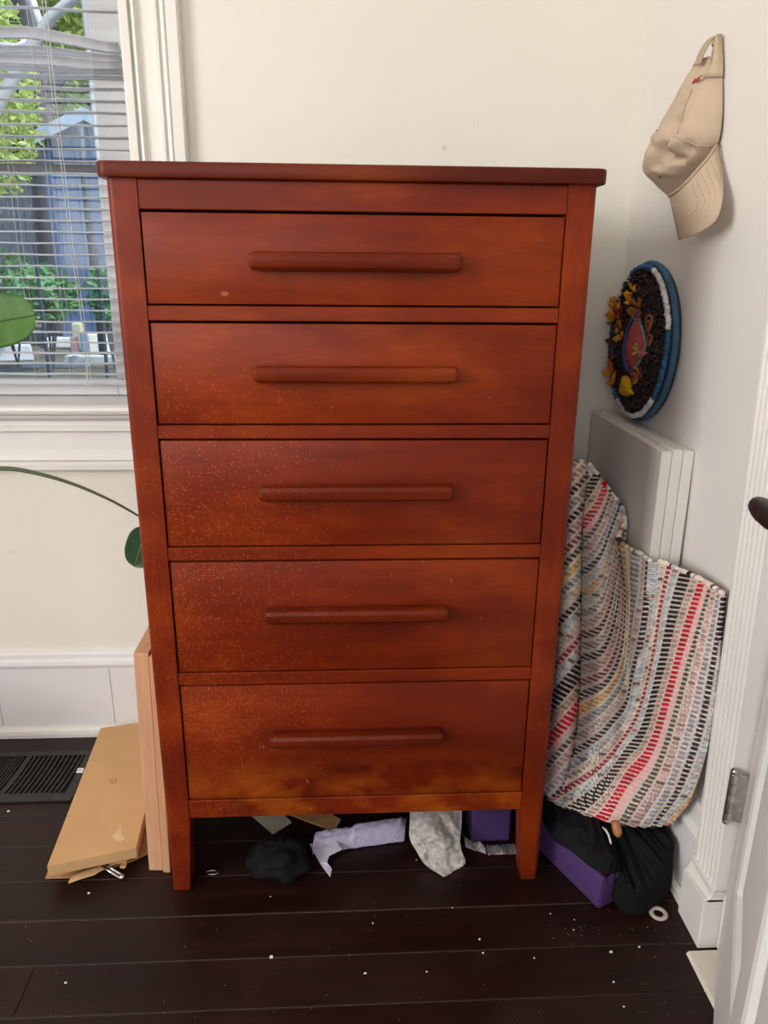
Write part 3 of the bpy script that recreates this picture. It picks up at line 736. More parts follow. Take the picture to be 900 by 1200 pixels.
# ------------------------------------------------------------------ right wall: hook, cap, oval hanging, canvases
cw_z = 1.40; XW = xw(cw_z)
hp = RT(841, 50, xw(1.47)); hX = xw(hp.z)
hook = tag(obj('wall_hook', MB().tube([(hX+.001,hp.y,hp.z-.006),(hX-.006,hp.y,hp.z-.006),(hX-.0085,hp.y,hp.z-.003),(hX-.0085,hp.y,hp.z+.002)], .0014, 8).tube([(hX+.001,hp.y,hp.z-.006),(hX-.001,hp.y,hp.z-.006)], .004, 12), m_chrome, smooth=True), 'small metal hook in the side wall behind the cap', 'hook')
def fabric(name, rgb, rough=.9, bs=420, var=.06):
    t = NT(name); c = lin(rgb); v = t.co()
    t.base(t.ramp(t.noise(v, 24, 4), [(.3, tuple(x*(1-var) for x in c)), (.7, tuple(min(1, x*(1+var)) for x in c))])); t.set(Roughness=rough); t.b.inputs['Specular IOR Level'].default_value = .2
    t.bump(t.noise(v, bs, 2), .25, .0015); return t.m
m_cap = fabric('khaki_twill', (198,176,152)); m_capin = fabric('khaki_lining', (182,158,134))
cap = thing('baseball_cap', 'khaki baseball cap hanging by its strap on the side wall', 'cap', (XW-.03, .30, 1.38)); cc = Vector(cap.location)
# crown: cross sections bulging out from the wall, sized to the outline rows (v, left u, right u)
rows = [(66,812,846.5),(78,803,846.5),(92,795,846.5),(106,787,846.5),(120,779,846.5),(134,771.5,846),(147,765,845),(160,757,843),(172,754,839),(184,753.5,831),(196,757,821),(208,765,810),(218,773,801),(229,783,791)]
def section(v, ul, ur, k, N=28):
    X0 = xw(1.4)-.004; n_ = RT(ur, v, X0)
    frac = k/(len(rows)-1)
    ry = (RT(ul+.30*(ur-ul), v, X0).y-n_.y)/2
    lo, hi = .002, .2
    for _ in range(30):
        dx = (lo+hi)/2
        um = min(toward((X0-dx*math.sin(a), n_.y+ry-ry*math.cos(a), n_.z))[0] for a in [math.pi*q/24 for q in range(25)])
        if um < ul: hi = dx
        else: lo = dx
    out = []
    for j in range(N+1):
        a = math.pi*j/N
        out.append(Vector((X0-dx*math.sin(a), n_.y+ry-ry*math.cos(a), n_.z)))
    return out
sec = [section(v, a, b, k) for k, (v, a, b) in enumerate(rows)]
# soft dents: push in folds
def dent(p, c, r, amt, d=Vector((1,.1,0))):
    q = math.exp(-((p-c).length/r)**2); return p+d*(q*amt)
fine = []
R2 = 5
def cr(a, b, c, d, t): return .5*((2*b)+(-a+c)*t+(2*a-5*b+4*c-d)*t*t+(-a+3*b-3*c+d)*t**3)
n = len(sec)
for i in range(n-1):
    for q in range(R2):
        t = q/R2
        fine.append([cr(sec[max(i-1,0)][j], sec[i][j], sec[i+1][j], sec[min(i+2,n-1)][j], t) for j in range(len(sec[0]))])
fine.append(sec[-1])
def near_pt(u, v):
    return min((p for r in fine for p in r[:18]), key=lambda p: (toward(p)[0]-u)**2+(toward(p)[1]-v)**2)
dents = [(near_pt(u_, v_), .0085, d_) for u_, v_, d_ in ((763,172,.010),(768,181,.014),(776,187,.014),(786,188,.012),(796,184,.012),(806,177,.010))]+[(near_pt(775,180), .017, .024), (near_pt(768,192), .013, .016), (near_pt(797,125), .008, .007), (near_pt(792,143), .009, .012), (near_pt(786,156), .008, .010), (near_pt(804,175), .012, .016), (near_pt(795,188), .012, .012), (near_pt(803,108), .007, .006)]
bul = [(near_pt(u_, v_), .008, -.007) for u_, v_ in ((768,160),(778,163),(786,174),(770,200),(790,204),(810,190))]+[(near_pt(789,168), .010, -.012), (near_pt(779,204), .011, -.010), (near_pt(772,165), .010, -.006), (near_pt(808,150), .02, -.006), (near_pt(806,184), .012, -.006)]
for r in fine:
    for j in range(len(r)):
        p = r[j]
        for c, rad, am in dents+bul: p = dent(p, c, rad, am)
        p = p+Vector((-1,0,0))*(.0018*noise.noise(p*60)+.0035*noise.noise(Vector((p.x*30, p.y*30, p.z*14))))*math.sin(math.pi*j/(len(r)-1))
        r[j] = Vector((min(p.x, xw(p.z)-.002), p.y, p.z))
mb = MB(); mb.slab([[p-cc for p in r] for r in fine], lambda i, j: Vector((.0012,.0004,0)))
obj('crown', mb, m_cap, cap, smooth=True)
def along(row, j0, j1, off=.0012): return [fine[row][j]-cc+Vector((-off,-off*.6,0)) for j in range(j0, j1)]
def surf_line(pts, off=.0008, sub=10):
    out = []
    for (u0,v0),(u1,v1) in zip(pts[:-1], pts[1:]):
        for q in range(sub):
            t = q/sub; out.append(near_pt(u0+(u1-u0)*t, v0+(v1-v0)*t)-cc+Vector((-off,-off,0)))
    return out
def smooth_line(L, it=3):
    for _ in range(it): L = [L[0]]+[(L[i-1]+L[i]*2+L[i+1])/4 for i in range(1, len(L)-1)]+[L[-1]]
    return L
m_st = fabric('cap_stitch', (190,168,143))
for ln in (((812,104),(806,120),(799,140),(793,158)), ((789,160),(803,166),(818,171),(832,172))):
    obj('seam', MB().tube(smooth_line(surf_line(ln), 5), .0011, 6), m_st, cap, smooth=True)
seam = [fine[-1][j] for j in range(0, 24)]
# visor: a curved plate from the crown's lower edge
vis = []
edgeT = [(841,169,.0),(829,186,.15),(815,202,.32),(803,215,.5),(793,224,.72),(784,230,1.)]
edgeB = [(845,196,.0),(846.5,228,.10),(839,257,.22),(822,271,.5),(808,277,.78),(795,281,1.)]
def vx(s, t): return xw(1.3)-.006-(.060*s**.8)*(1-.35*t)-.012*math.sin(math.pi*s)
NV = 20
def crv(E, s):
    n = len(E)-1; f = s*n; i = min(int(f), n-1); t = f-i
    g_ = lambda k: Vector(E[max(0, min(n, k))])
    return cr(g_(i-1), g_(i), g_(i+1), g_(i+2), t)
P = []
for i in range(NV+1):
    t = i/NV; r = []
    for j in range(NV+1):
        s = j/NV; a = crv(edgeT, s); b = crv(edgeB, s); q = a.lerp(b, t)
        p = RT(q.x, q.y, vx(s, t)); p.x = min(p.x, xw(p.z)-.004); r.append(p-cc)
    P.append(r)
mb = MB(); mb.slab(P, lambda i, j: Vector((.0028,.0016,0))); visor = obj('visor', mb, m_cap, cap, smooth=True)
obj('visor_seam', MB().tube([P[0][j]+Vector((-.001,-.0012,0)) for j in range(NV+1)], .0022, 8), m_st, cap, smooth=True)
for k in range(1, 7):
    m = k*.085; L = []
    def vp(s_, t_):
        a_, b_ = s_*NV, t_*NV; i0, j0 = min(int(b_), NV-1), min(int(a_), NV-1); fb, fa = b_-i0, a_-j0
        return (P[i0][j0].lerp(P[i0][j0+1], fa)).lerp(P[i0+1][j0].lerp(P[i0+1][j0+1], fa), fb)+Vector((-.0003,-.0004,0))
    for q in range(14): L.append(vp(m, .12+(1-m-.12-.05)*q/13))
    for q in range(1, 20): L.append(vp(m+(1-m-.04)*q/19, 1-m*.8-.05+(.05*min(1, q/5))))
    obj('stitch_row', MB().tube(smooth_line(L, 2), .00035, 5), m_st, visor)
# strap looping up over the hook, with the adjuster gap below it
XS = xw(1.48)
def sp_(u, v, d): return RT(u, v, XS-d)-cc
def ribbon(ctrl, wid, th, wdir):
    mb = MB(); P = []
    n = len(ctrl)-1
    for i in range(n*6+1):
        f = i/6; k = min(int(f), n-1); t = f-k; g_ = lambda q: ctrl[max(0, min(n, q))]
        c = cr(g_(k-1), g_(k), g_(k+1), g_(k+2), t); P.append([c+wdir*(wid*(j/4-.5)) for j in range(5)])
    mb.slab(P, lambda i, j: th); return mb
wd = Vector((.25,-.9,.0)).normalized()
obj('strap', ribbon([sp_(818,76,.034), sp_(822,64,.030), sp_(828,53,.022), sp_(835,45,.014), sp_(840,43,.008), sp_(841,50,.007), sp_(839,60,.010), sp_(836,76,.016)], .015, Vector((-.0015,-.0008,.001)), wd), m_capin, cap, smooth=True)
pr = [(39.5,840,845),(44,837.5,845.8),(52,836.5,846.3),(62,835.5,846.6),(72,834,846.8),(82,829,846.8),(90,823,846.6)]
P_ = []
for v_, ua, ub in pr:
    P_.append([RT(ub+(ua-ub)*q/8, v_, XS-.004-.014*(q/8)**1.3-.004*math.sin(math.pi*q/8)-max(0, v_-72)*.0006*(q/8))-cc for q in range(9)])
obj('back_panel', MB().slab(P_, lambda i, j: Vector((.0014,.0006,0))), m_cap, cap, smooth=True)
rim = [fine[0][j]-cc+Vector((-.0004,0,.0005)) for j in range(2, 27)]
obj('rim', MB().tube(rim, .0018, 6), m_st, cap, smooth=True)
m_dark = simple('dark_thread', (58,44,36), .8)
for u, v in ((767.5,154.5), (770.5,207)):
    c = near_pt(u+2, v)-cc+Vector((-.0004,-.0006,0))
    ey = [c+Vector((0, .0024*math.cos(a), .0024*math.sin(a))) for a in [k*math.pi/5 for k in range(10)]]
    obj('eyelet', MB().tube(ey, .0007, 5, closed=True), m_dark, cap)
c = near_pt(814, 93)-cc
e = lambda u, v: near_pt(u, v)-cc+Vector((-.0016,-.0016,0))
pts = [RT(u, v, (near_pt(816,93)).x-.0030)-cc for u, v in ((810,99),(815,91.5),(816,92.5),(823.5,87.5),(817,96.5),(816,95.5))]
mb = MB().prism(pts, (-.0008,-.0006,0)); obj('embroidered_mark', mb, simple('red_thread', (176,40,42), .7), cap)

# canvases: three, stacked against the side wall, standing on the floor
m_canvas = simple('canvas_white', (226,222,214), .8, .03, 12, .08, 500)
yA, yBk = .115, .522
ztop = .822
for i in range(3):
    th = .0185; gap = .0006
    x1 = xw(.8)-.0015-i*(th+gap); x0 = x1-th
    fo = .006*i
    lab = ('plain white stretched canvas at the back of the stack, touching the wall', 'white stretched canvas in the middle of the stack of three', 'white stretched canvas at the front of the stack, facing the dresser')[i]
    t = thing('canvas', lab, 'canvas', ((x0+x1)/2, (yA+yBk)/2, 0), 0, 'white canvases stacked on the side wall')
    lc = Vector(t.location); zt = ztop+(.0, .001, -.002)[i]
    xo = .0
    P = MB().box(x0-lc.x, x1-lc.x, yA-lc.y+fo*.4, yBk-lc.y-fo*.2, .0, zt)
    obj('stretched_face', P, m_canvas, t, bevel=.0018)
    fd = MB()
    for yy in (yA+.004, yBk-.006): fd.box(x0-lc.x+.004, x1-lc.x-.004, yy-lc.y-.001+fo*.4, yy-lc.y+.012, zt-.0004, zt+.0008)
    obj('folded_corner', fd, m_canvas, t)
    st = MB()
    for k in range(5): st.box(x0-lc.x+.006, x0-lc.x+.012, yA-lc.y+.06+k*.07, yA-lc.y+.0605+k*.07, zt, zt+.0008)
    obj('staple', st, m_chrome, t)

# oval hooked hanging leaning on the side wall, standing on the canvases
XO = xw(.98)-.013
def PA(u, v, n=0.): p = RT(u, v, XO); return Vector((XO-n, p.y, p.z))
T, Bo, Rr, Ll = PA(769,310), PA(748,491), PA(793,382), PA(721,420)
oc = Vector((XO, .345, .968)); ay, az = .123, .160
oc.y = (PA(794,385).y+PA(720,415).y)/2; ay = abs(PA(794,385).y-PA(720,415).y)/2
oc.z = (PA(769,308).z+PA(748,492).z)/2; az = abs(PA(769,308).z-PA(748,492).z)/2
oc.z = max(oc.z, ztop+az+.001)
oval = thing('oval_wall_hanging', 'oval hooked-rag wall hanging with pink centre and blue-white rim', 'wall hanging', (XO, oc.y, oc.z)); 
def EL(a, r=1., n=0.): return Vector((-n, -ay*r*math.cos(a), az*r*math.sin(a)))
mb = MB(); P = []
for r, n_ in ((1.0,-.010),(1.0,.0),(.97,.004),(.6,.008),(.02,.010)):
    P.append([EL(2*math.pi*k/48, r, n_) for k in range(48)])
mb.grid(P, None, True); mb.add(P[0], [tuple(range(48))]); mb.add(P[-1], [tuple(range(48))])
obj('backing', mb, simple('brown_backing', (52,60,70), .95), oval, smooth=True)
m_yarn = vcol('dyed_yarn', .9, .4, 500)
def rimcol(a, rnd):
    d = math.degrees(a) % 360
    if 70 < d < 115: c = (72,112,160)
    elif 0 < d <= 70: c = (222,218,216) if d > 12 else (52,96,130)
    elif 115 <= d < 165: c = (214,214,216) if rnd.random() > .3 else (92,104,116)
    elif 165 <= d < 215: c = (58,76,92)
    elif 215 <= d < 240: c = (70,104,148)
    elif 240 <= d < 275: c = (206,204,208)
    elif 275 <= d < 318: c = (224,222,224)
    else: c = (52,96,132)
    k = rnd.uniform(.85, 1.08); return lin(tuple(min(255, x*k) for x in c))
rnd = random.Random(21)
rm = MB()
N = 150
for k in range(N):
    a = 2*math.pi*k/N
    for rr, nn in ((.955,.010),):
        p = EL(a, rr, nn); q = EL(a+.06, rr*rnd.uniform(.985,1.01), nn+rnd.uniform(-.002,.003))
        rm.tube([p, (p+q)/2+Vector((-.003,0,0)), q], [.0042,.0056,.0042], 6, rimcol(a, rnd))
stuff(obj('rim_yarn', rm, m_yarn, oval, smooth=True, colors=True))
side = MB(); P = []
pts_ = []
for k in range(80):
    a = 2*math.pi*k/80; pts_.append(EL(a, .992, .0))
side.tube(pts_, .0062, 8, lin((58,92,120)), closed=True)
obj('edge_binding', side, simple('teal_binding', (56,92,118), .85, .35, 30), oval, smooth=True)
lp = MB()
cols = [(70,50,46),(52,38,38),(86,60,54),(38,34,38),(92,56,58),(60,66,58),(76,48,42)]
for k in range(900):
    while True:
        a, b = rnd.uniform(-1,1), rnd.uniform(-1,1)
        if a*a+b*b < .86: break
    r = rnd.uniform(.0028,.0048); n_ = .010+rnd.uniform(0,.004)
    c = Vector((-n_, -ay*a, az*b)); t = rnd.uniform(0, math.pi); dv = Vector((0, math.cos(t), math.sin(t)))*r*1.3
    lp.tube([c-dv+Vector((.004,0,0)), c+Vector((-.003,0,0)), c+dv+Vector((.004,0,0))], [r*.5,r*.75,r*.5], 5, lin(rnd.choice(cols)))
stuff(obj('loop_pile', lp, m_yarn, oval, smooth=True, colors=True))
ol = Vector(oval.location)
def lens(px, col, n0, n1):
    P = [PA(u, v)-ol for u, v in px]; c = sum(P, Vector())/len(P); rings = []
    for s, h in ((1.,n0),(.9,n0+(n1-n0)*.7),(.55,n1),(.05,n1)):
        rings.append([c+(p-c)*s+Vector((-h,0,0)) for p in P])
    mb = MB(); mb.grid(rings, lin(col), True); return mb
pk = lens([(757,370),(761,380),(763,392),(763.5,402),(760,414),(755,426),(750,434),(744,430),(741.5,416),(742,404),(746,388),(751,376)], (204,96,92), .012, .020)
obj('pink_centre', pk, m_yarn, oval, smooth=True, colors=True)
obj('blue_edging', MB().tube([PA(u, v, .016)-ol for u, v in ((756,368),(748,378),(743,392),(740,408),(741,424),(746,435))], .0042, 7, lin((64,84,140))), m_yarn, oval, smooth=True, colors=True)
obj('grey_edging', MB().tube([PA(u, v, .018)-ol for u, v in ((758,372),(764,388),(768,402),(764,416),(757,428),(748,436))], .0036, 7, lin((128,140,138))), m_yarn, oval, smooth=True, colors=True)
obj('pink_petal', lens([(757,414),(762,411),(770,413),(766,417),(760,421)], (206,120,122), .018, .024), m_yarn, oval, smooth=True, colors=True)
def tuft(name, u, v, cols, n, size, seed, lift=.016):
    rd = random.Random(seed); c = PA(u, v, lift)-ol; mb = MB()
    for k in range(n):
        t = 2*math.pi*k/n+rd.uniform(-.3,.3); d = Vector((rd.uniform(-.5,.1), math.cos(t)*.9, math.sin(t)))*size
        e_ = c+d; cl = lin(rd.choice(cols))
        s_ = Vector((0, -math.sin(t), math.cos(t)))*size*.42
        mb.add([c+Vector((.004,0,0)), e_-s_, e_+s_*.2+Vector((-size*.35,0,0)), e_+s_], [(0,1,2),(0,2,3),(0,3,1),(1,3,2)], cl)
    obj(name, mb, m_yarn, oval, colors=True)
YE = [(196,150,40),(176,120,44),(204,170,60)]
tuft('orange_tuft', 731, 364, [(214,140,44),(200,120,50),(110,128,50),(222,170,60)], 9, .028, 1)
tuft('red_tuft', 735, 372, [(150,58,54),(120,48,48)], 6, .024, 2)
tuft('orange_tuft', 749, 344, [(222,150,44),(230,170,60)], 5, .021, 3)
tuft('gold_tuft', 757, 363, [(176,110,44),(150,92,40),(200,140,60)], 7, .022, 4)
tuft('gold_tuft', 735, 388, YE, 6, .022, 5)
tuft('striped_tuft', 728, 410, [(110,50,64),(70,70,84),(50,40,50)], 8, .024, 6)
tuft('orange_tuft', 728, 437, [(206,120,48),(170,80,40),(222,150,60)], 9, .026, 7)
tuft('red_tuft', 757, 440, [(140,60,50),(180,120,60)], 6, .018, 9)
tuft('green_tuft', 759, 409, [(150,140,70),(190,170,90)], 6, .012, 10, .022)
obj('yellow_skirt', lens([(741,440),(745,442),(749,452),(751,462),(743,465),(736,461),(738,452)], (226,176,36), .014, .026), m_yarn, oval, colors=True)
for (u, v, r0) in ((771,380,.016),(770,383,.010),(772,399,.010)):
    c = PA(u, v, .018)-ol; obj('coil', MB().tube([c+Vector((-.002*math.sin(2*a), r0*.8*math.cos(a), r0*math.sin(a))) for a in [k*math.pi/7 for k in range(14)]], .0036, 6, lin((140,88,60)), closed=True), m_yarn, oval, smooth=True, colors=True)

# ------------------------------------------------------------------ purple foam blocks
m_purple = simple('purple_foam', (72,44,98), .75, .06, 20, .12, 260)
def block(label, corner, ang, dims, lift=0.):
    L, W_, H_ = dims; mb = MB().box(0, W_, 0, L, 0, H_); mb.v = [(x-W_/2, y-L/2, z) for x, y, z in mb.v]
    o = tag(obj('foam_block', mb, m_purple, bevel=.006, seg=3), label, 'yoga block'); autosmooth(o, 60)
    c = Vector((corner[0], corner[1], lift)); R_ = Matrix.Rotation(ang, 3, 'Z')
    o.location = c+R_ @ Vector((W_/2, L/2, 0)); o.rotation_euler = (0,0,ang); return o
c1 = FL(701, 1067); e1 = FL(645, 1011)
a1 = math.atan2(-(e1.x-c1.x), e1.y-c1.y)
block('purple foam yoga block half under the black cloth', c1, a1, (.222, .050, .072))
p1_ = FL(549, 992); p2_ = FL(600, 995)
block('purple foam yoga block standing beneath the dresser', (p1_.x+.006, p1_.y+.01), 0.0, (.075, .082, .15))

# ------------------------------------------------------------------ black cloth pile
m_blackc = fabric('black_cloth', (17,17,18), .85, 300, .2)
NBp = 12
outer = [Vector((.366,.30,.09)), Vector((.366,.16,.085)), FL(645,978,.083), FL(668,996,.082), FL(692,1015,.080), FL(708,1026,.076), FL(717,1050,.02), FL(727,1066,.002), FL(745,1072,.002), FL(758,1070,.002), FL(772,1060,.002), FL(783,1047,.004), FL(790,1030,.02), FL(793,1012,.035), Vector((.596,.07,.05)), Vector((.540,.30,.06))]
mid = [Vector((.41,.30,.126)), Vector((.41,.16,.126)), FL(655,957,.122), FL(685,970,.121), FL(705,982,.119), FL(718,995,.112), FL(728,1018,.078), FL(737,1032,.066), FL(748,1036,.066), FL(760,1030,.072), FL(770,1018,.085), FL(778,1004,.095), FL(784,990,.105), FL(785,978,.112), Vector((.575,.10,.126)), Vector((.575,.30,.126))]
inner = [Vector((.47,.28,.128))]*2+[Vector((.45,.16,.128))]*2+[Vector((.47,.10,.128))]*2+[Vector((.49,.06,.127))]*3+[Vector((.51,.06,.127))]*3+[Vector((.53,.10,.128))]*2+[Vector((.53,.28,.128))]*2
def crs(L, f):
    n = len(L)-1; k = min(int(f), n-1); t = f-k; g_ = lambda q: L[max(0, min(n, q))]
    return cr(g_(k-1), g_(k), g_(k+1), g_(k+2), t)
P = []
NU = 150; NVv = 34
for i in range(NU+1):
    f = i/NU*(len(outer)-1); o_, m_, n_ = crs(outer, f), crs(mid, f), crs(inner, f); r = []
    for j in range(NVv+1):
        t = j/NVv
        p = (o_*(1-t)**2+m_*2*t*(1-t)*1.0+n_*t*t) if False else (o_.lerp(m_, t*2) if t < .5 else m_.lerp(n_, t*2-1))
        s = math.sin(min(t*2, 1)*math.pi/2)
        if t < .5:
            p = Vector((p.x, p.y, o_.z+(m_.z-o_.z)*s))
        w1 = noise.noise(Vector((f*1.6, t*2.2, 3)))*.010+noise.noise(Vector((f*4.0+t*3, t*4, 7)))*.005+noise.noise(Vector((p.x*40, p.y*40, 1)))*.003
        e_ = min(1, t*6)*min(1, (1-t)*4+.2)
        p = p+Vector((0, -.4, 1)).normalized()*w1*e_
        p.z = max(p.z-.008*min(1, t*3), .0015); p.x = min(p.x, .5965 if p.y < .10 else .540); p.x = max(p.x, .362)
        r.append(p)
    P.append(r)
cl = tag(obj('black_cloth', MB().slab(P, lambda i, j: Vector((0,0,-.0012))), m_blackc, smooth=True), 'crumpled black cloth heaped under the striped rag rug', 'cloth')
origin(cl, (.5,.1,0))
tag(origin(obj('wooden_toggle', MB().tube([FL(721,962,.150), FL(722,968,.142), FL(724,976,.134), FL(725,981,.129)], [.008,.0085,.0085,.004], 12), simple('honey_wood', (172,112,66), .35, .15, 30), smooth=True), FL(724,976,.125)), 'small honey-coloured wooden peg on the black cloth', 'peg')
tag(obj('white_band', MB().tube([FL(706,969,.132), FL(710,973,.131), FL(713,978,.129), FL(715,985,.126), FL(716,989,.124)], [.001,.002,.002,.002,.001], 8), simple('white_plastic', (224,222,216), .4), smooth=True), 'thin curved white strip beside the wooden peg', 'strip')
rc = FL(771.5, 1072); 
rg = MB().tube([(.0125*math.cos(a), .0125*math.sin(a), .003) for a in [k*math.pi/16 for k in range(32)]], .0042, 8, closed=True, squash=.7)
o = tag(obj('white_ring', rg, simple('ring_beige', (186,172,160), .6), smooth=True), 'small beige ring lying on the floor by the cloth', 'ring'); o.location = (rc.x, rc.y, 0)

# ------------------------------------------------------------------ striped rag rug
def ctrl_surface(G, nu, nv):                      # G[q][p] = 5-tuples, Catmull-Rom both ways
    G = np.array(G, float); Q, Pn, K = G.shape
    def interp(A, m):
        n = A.shape[0]-1; out = []
        for i in range(m+1):
            f = i/m*n; k = min(int(f), n-1); t = f-k
            a, b, c, d = A[max(k-1,0)], A[k], A[k+1], A[min(k+2,n)]
            out.append(.5*((2*b)+(-a+c)*t+(2*a-5*b+4*c-d)*t*t+(-a+3*b-3*c+d)*t**3))
        return np.array(out)
    A = interp(G, nv); return np.swapaxes(interp(np.swapaxes(A, 0, 1), nu), 0, 1)
U = [[(690,545),(712,572),(733,606),(725,633),(752,650),(785,663),(822,680),(848,697)],
     [(684,610),(705,640),(722,665),(735,690),(756,705),(780,715),(811,735),(844,745)],
     [(683,670),(702,700),(720,720),(737,740),(756,755),(778,765),(804,785),(840,795)],
     [(682,730),(702,760),(720,775),(737,790),(753,805),(773,815),(797,835),(834,850)],
     [(680,800),(702,815),(719,825),(734,840),(747,855),(766,865),(789,885),(826,895)],
     [(674,868),(694,876),(711,887),(723,895),(736,905),(755,915),(780,930),(811,935)],
     [(641,940),(662,950),(680,957),(697,962),(715,965),(736,967),(762,969),(788,965)]]
Yd = [[.270,.265,.235,.190,.130,.060,-.020,-.080],
      [.235,.190,.190,.165,.105,.040,-.035,-.092],
      [.200,.145,.150,.145,.085,.020,-.045,-.098],
      [.170,.115,.120,.125,.070,.005,-.050,-.098],
      [.145,.095,.095,.095,.050,-.005,-.050,-.090],
      [.125,.075,.065,.058,.025,-.015,-.040,-.068],
      [.085,.055,.040,.025,.010,.000,-.010,-.030]]
S = [[-14,-8,-1,7,9.5,14,19,24],
     [-9,-4.5,1.5,7.8,10.3,15,19.9,24.3],
     [-4,-.5,3.8,8.6,11.5,16.3,20.8,24.7],
     [1,3.6,6.6,10,13,17.7,21.5,25],
     [6,7.7,9.8,12.2,15.2,19,22.2,25.5],
     [10,11.6,13.8,16,18.9,20.6,23,26],
     [14,16,17.6,19,20.2,21.6,23.8,26.8]]
pal = {0:(150,140,130),1:(176,140,130),2:(96,50,56),3:(142,134,126),4:(52,46,48),5:(190,150,146),6:(132,72,74),7:(70,64,66),8:(206,164,96),9:(140,146,152),10:(206,190,172),
       11:(48,46,54),12:(178,190,200),13:(216,200,184),14:(146,48,62),15:(186,200,204),16:(34,34,38),17:(40,40,46),18:(190,160,142),19:(196,26,56),20:(222,204,190),21:(92,86,78),
       22:(206,168,162),23:(150,148,160),24:(52,54,68),25:(186,194,198),26:(212,160,112),27:(200,196,184),28:(150,150,160),29:(200,170,150),30:(60,60,70)}
CREAM = (240,226,210); PINK = (230,204,190)
def hsh(i, j): return (math.sin(i*127.1+j*311.7)*43758.5453) % 1
def rug_color(s, t):
    i = int(math.floor(s+.5)); fs = s+.5-i               # position across the strip 0..1
    wdt = 1
    if i % 28 in (19, 20): fs = (fs+(i % 28-19))/2; i -= i % 28-19; wdt = 2
    elif i % 28 in (16, 17): fs = (fs+(i % 28-16))/2; i -= i % 28-16; wdt = 2
    tt = t+fs*.55*wdt; j = int(math.floor(tt)); ft = tt-j
    r = hsh(i, j)
    c = pal[i % 28]
    light = sum(c) > 480
    edge = (fs < .20 or fs > .86) if not light else (fs < .08 or fs > .94)
    if wdt == 2: edge = fs < .08 or fs > (.93 if i % 28 == 16 else .70)
    warp = ft < .26
    h = max(0, math.sin(math.pi*min(max((ft-.22)/.78, 0), 1)))*math.sin(math.pi*fs)**.6
    if edge: col = tuple(.8*a+.2*b for a, b in zip(CREAM, c)); h *= .5
    elif warp: col = PINK if r < .4 else CREAM; h = .25
    else:
        k = .86+.26*hsh(i+5, j+9); col = tuple(min(255, x*k) for x in c)
        if light and hsh(i+2, j+3) < .10: col = (112,100,96) if r < .5 else (170,120,112)
        if not light and hsh(i+7, j+1) < .0: col = CREAM
    if light and not edge and .24 < ft < .36: col = (112,98,92)
    return lin(col), h
def rug_patch(G, nu, nv, toff, mb):
    A = ctrl_surface(G, nu, nv); pts = np.zeros((nv+1, nu+1, 3))
    for i in range(nv+1):
        for j in range(nu+1):
            u, v, yv = A[i,j,:3]; p = BK(u, v, yv); pts[i,j] = p
    du = np.gradient(pts, axis=1); dv = np.gradient(pts, axis=0); nr = np.cross(dv, du); nr /= np.linalg.norm(nr, axis=2, keepdims=True)+1e-9
    sg = np.sign((nr*(CAM-pts)).sum(2, keepdims=True)); nr = nr*np.where(sg == 0, 1, sg)
    # one consistent side
    front = []; cols_ = []
    for i in range(nv+1):
        for j in range(nu+1):
            c, h = rug_color(A[i,j,3], A[i,j,4]+toff); q = pts[i,j]+nr[i,j]*(h*.0042)
            q[0] = min(q[0], .592 if q[1] < .09 else .534); q[0] = max(q[0], .360); q[2] = max(q[2], .119)
            front.append(tuple(q)); cols_.append(c)
    for i in range(nv+1):
        for j in range(nu+1): pts[i,j,0] = min(pts[i,j,0], .592 if pts[i,j,1] < .09 else .534)
    back = [tuple(pts[i,j]-nr[i,j]*.006) for i in range(nv+1) for j in range(nu+1)]
    b = nu+1; n = len(mb.v); m = len(front)
    mb.v += front+back; mb.c += cols_+cols_
    for i in range(nv):
        for j in range(nu):
            q = (i*b+j, i*b+j+1, (i+1)*b+j+1, (i+1)*b+j); mb.f.append(tuple(n+x for x in q)); mb.f.append(tuple(n+m+x for x in q[::-1]))
    ring = [(0,j) for j in range(b)]+[(i,nu) for i in range(1,nv+1)]+[(nv,j) for j in range(nu-1,-1,-1)]+[(i,0) for i in range(nv-1,0,-1)]
    for q in range(len(ring)):
        (i0,j0),(i1,j1) = ring[q], ring[(q+1) % len(ring)]
        mb.f.append((n+i0*b+j0, n+i1*b+j1, n+m+i1*b+j1, n+m+i0*b+j0))
    return pts
G = [[(U[q][p][0], U[q][p][1], Yd[q][p], S[q][p], (U[q][p][1]*.86-U[q][p][0]*.5)/5.4) for p in range(8)] for q in range(7)]
m_rug = vcol('rag_weave', .95, .35, 900)
rug = thing('rag_rug', 'multicoloured striped rag rug with a red stripe, propped beside the dresser', 'rug', (.5, .1, .125)); rl = Vector(rug.location)
mb = MB()
pts = rug_patch(G, 300, 330, 0., mb)
LU = [[(662,550),(668,541),(681,538),(690,546)],[(655,610),(664,608),(676,604),(682,612)],[(650,680),(660,680),(673,678),(681,672)],[(645,750),(657,750),(672,748),(681,735)],[(640,820),(653,822),(669,820),(679,805)],[(636,880),(650,884),(666,882),(674,866)],[(630,930),(644,934),(658,924),(664,905)]]
LY = [[.28,.245,.24,.28],[.24,.19,.185,.24],[.21,.15,.145,.205],[.18,.12,.115,.18],[.155,.10,.095,.155],[.14,.09,.085,.14],[.13,.085,.085,.13]]
LG = [[(LU[q][p][0], LU[q][p][1], LY[q][p], (LU[q][p][1]+1.25*LU[q][p][0]-1400)/15.+1, (LU[q][p][1]*.6-LU[q][p][0]*.7)/5.4) for p in range(4)] for q in range(7)]
rug_patch(LG, 90, 300, 3., mb)
mb.v = [tuple(Vector(p)-rl) for p in mb.v]
obj('weave', mb, m_rug, rug, smooth=True, colors=True)
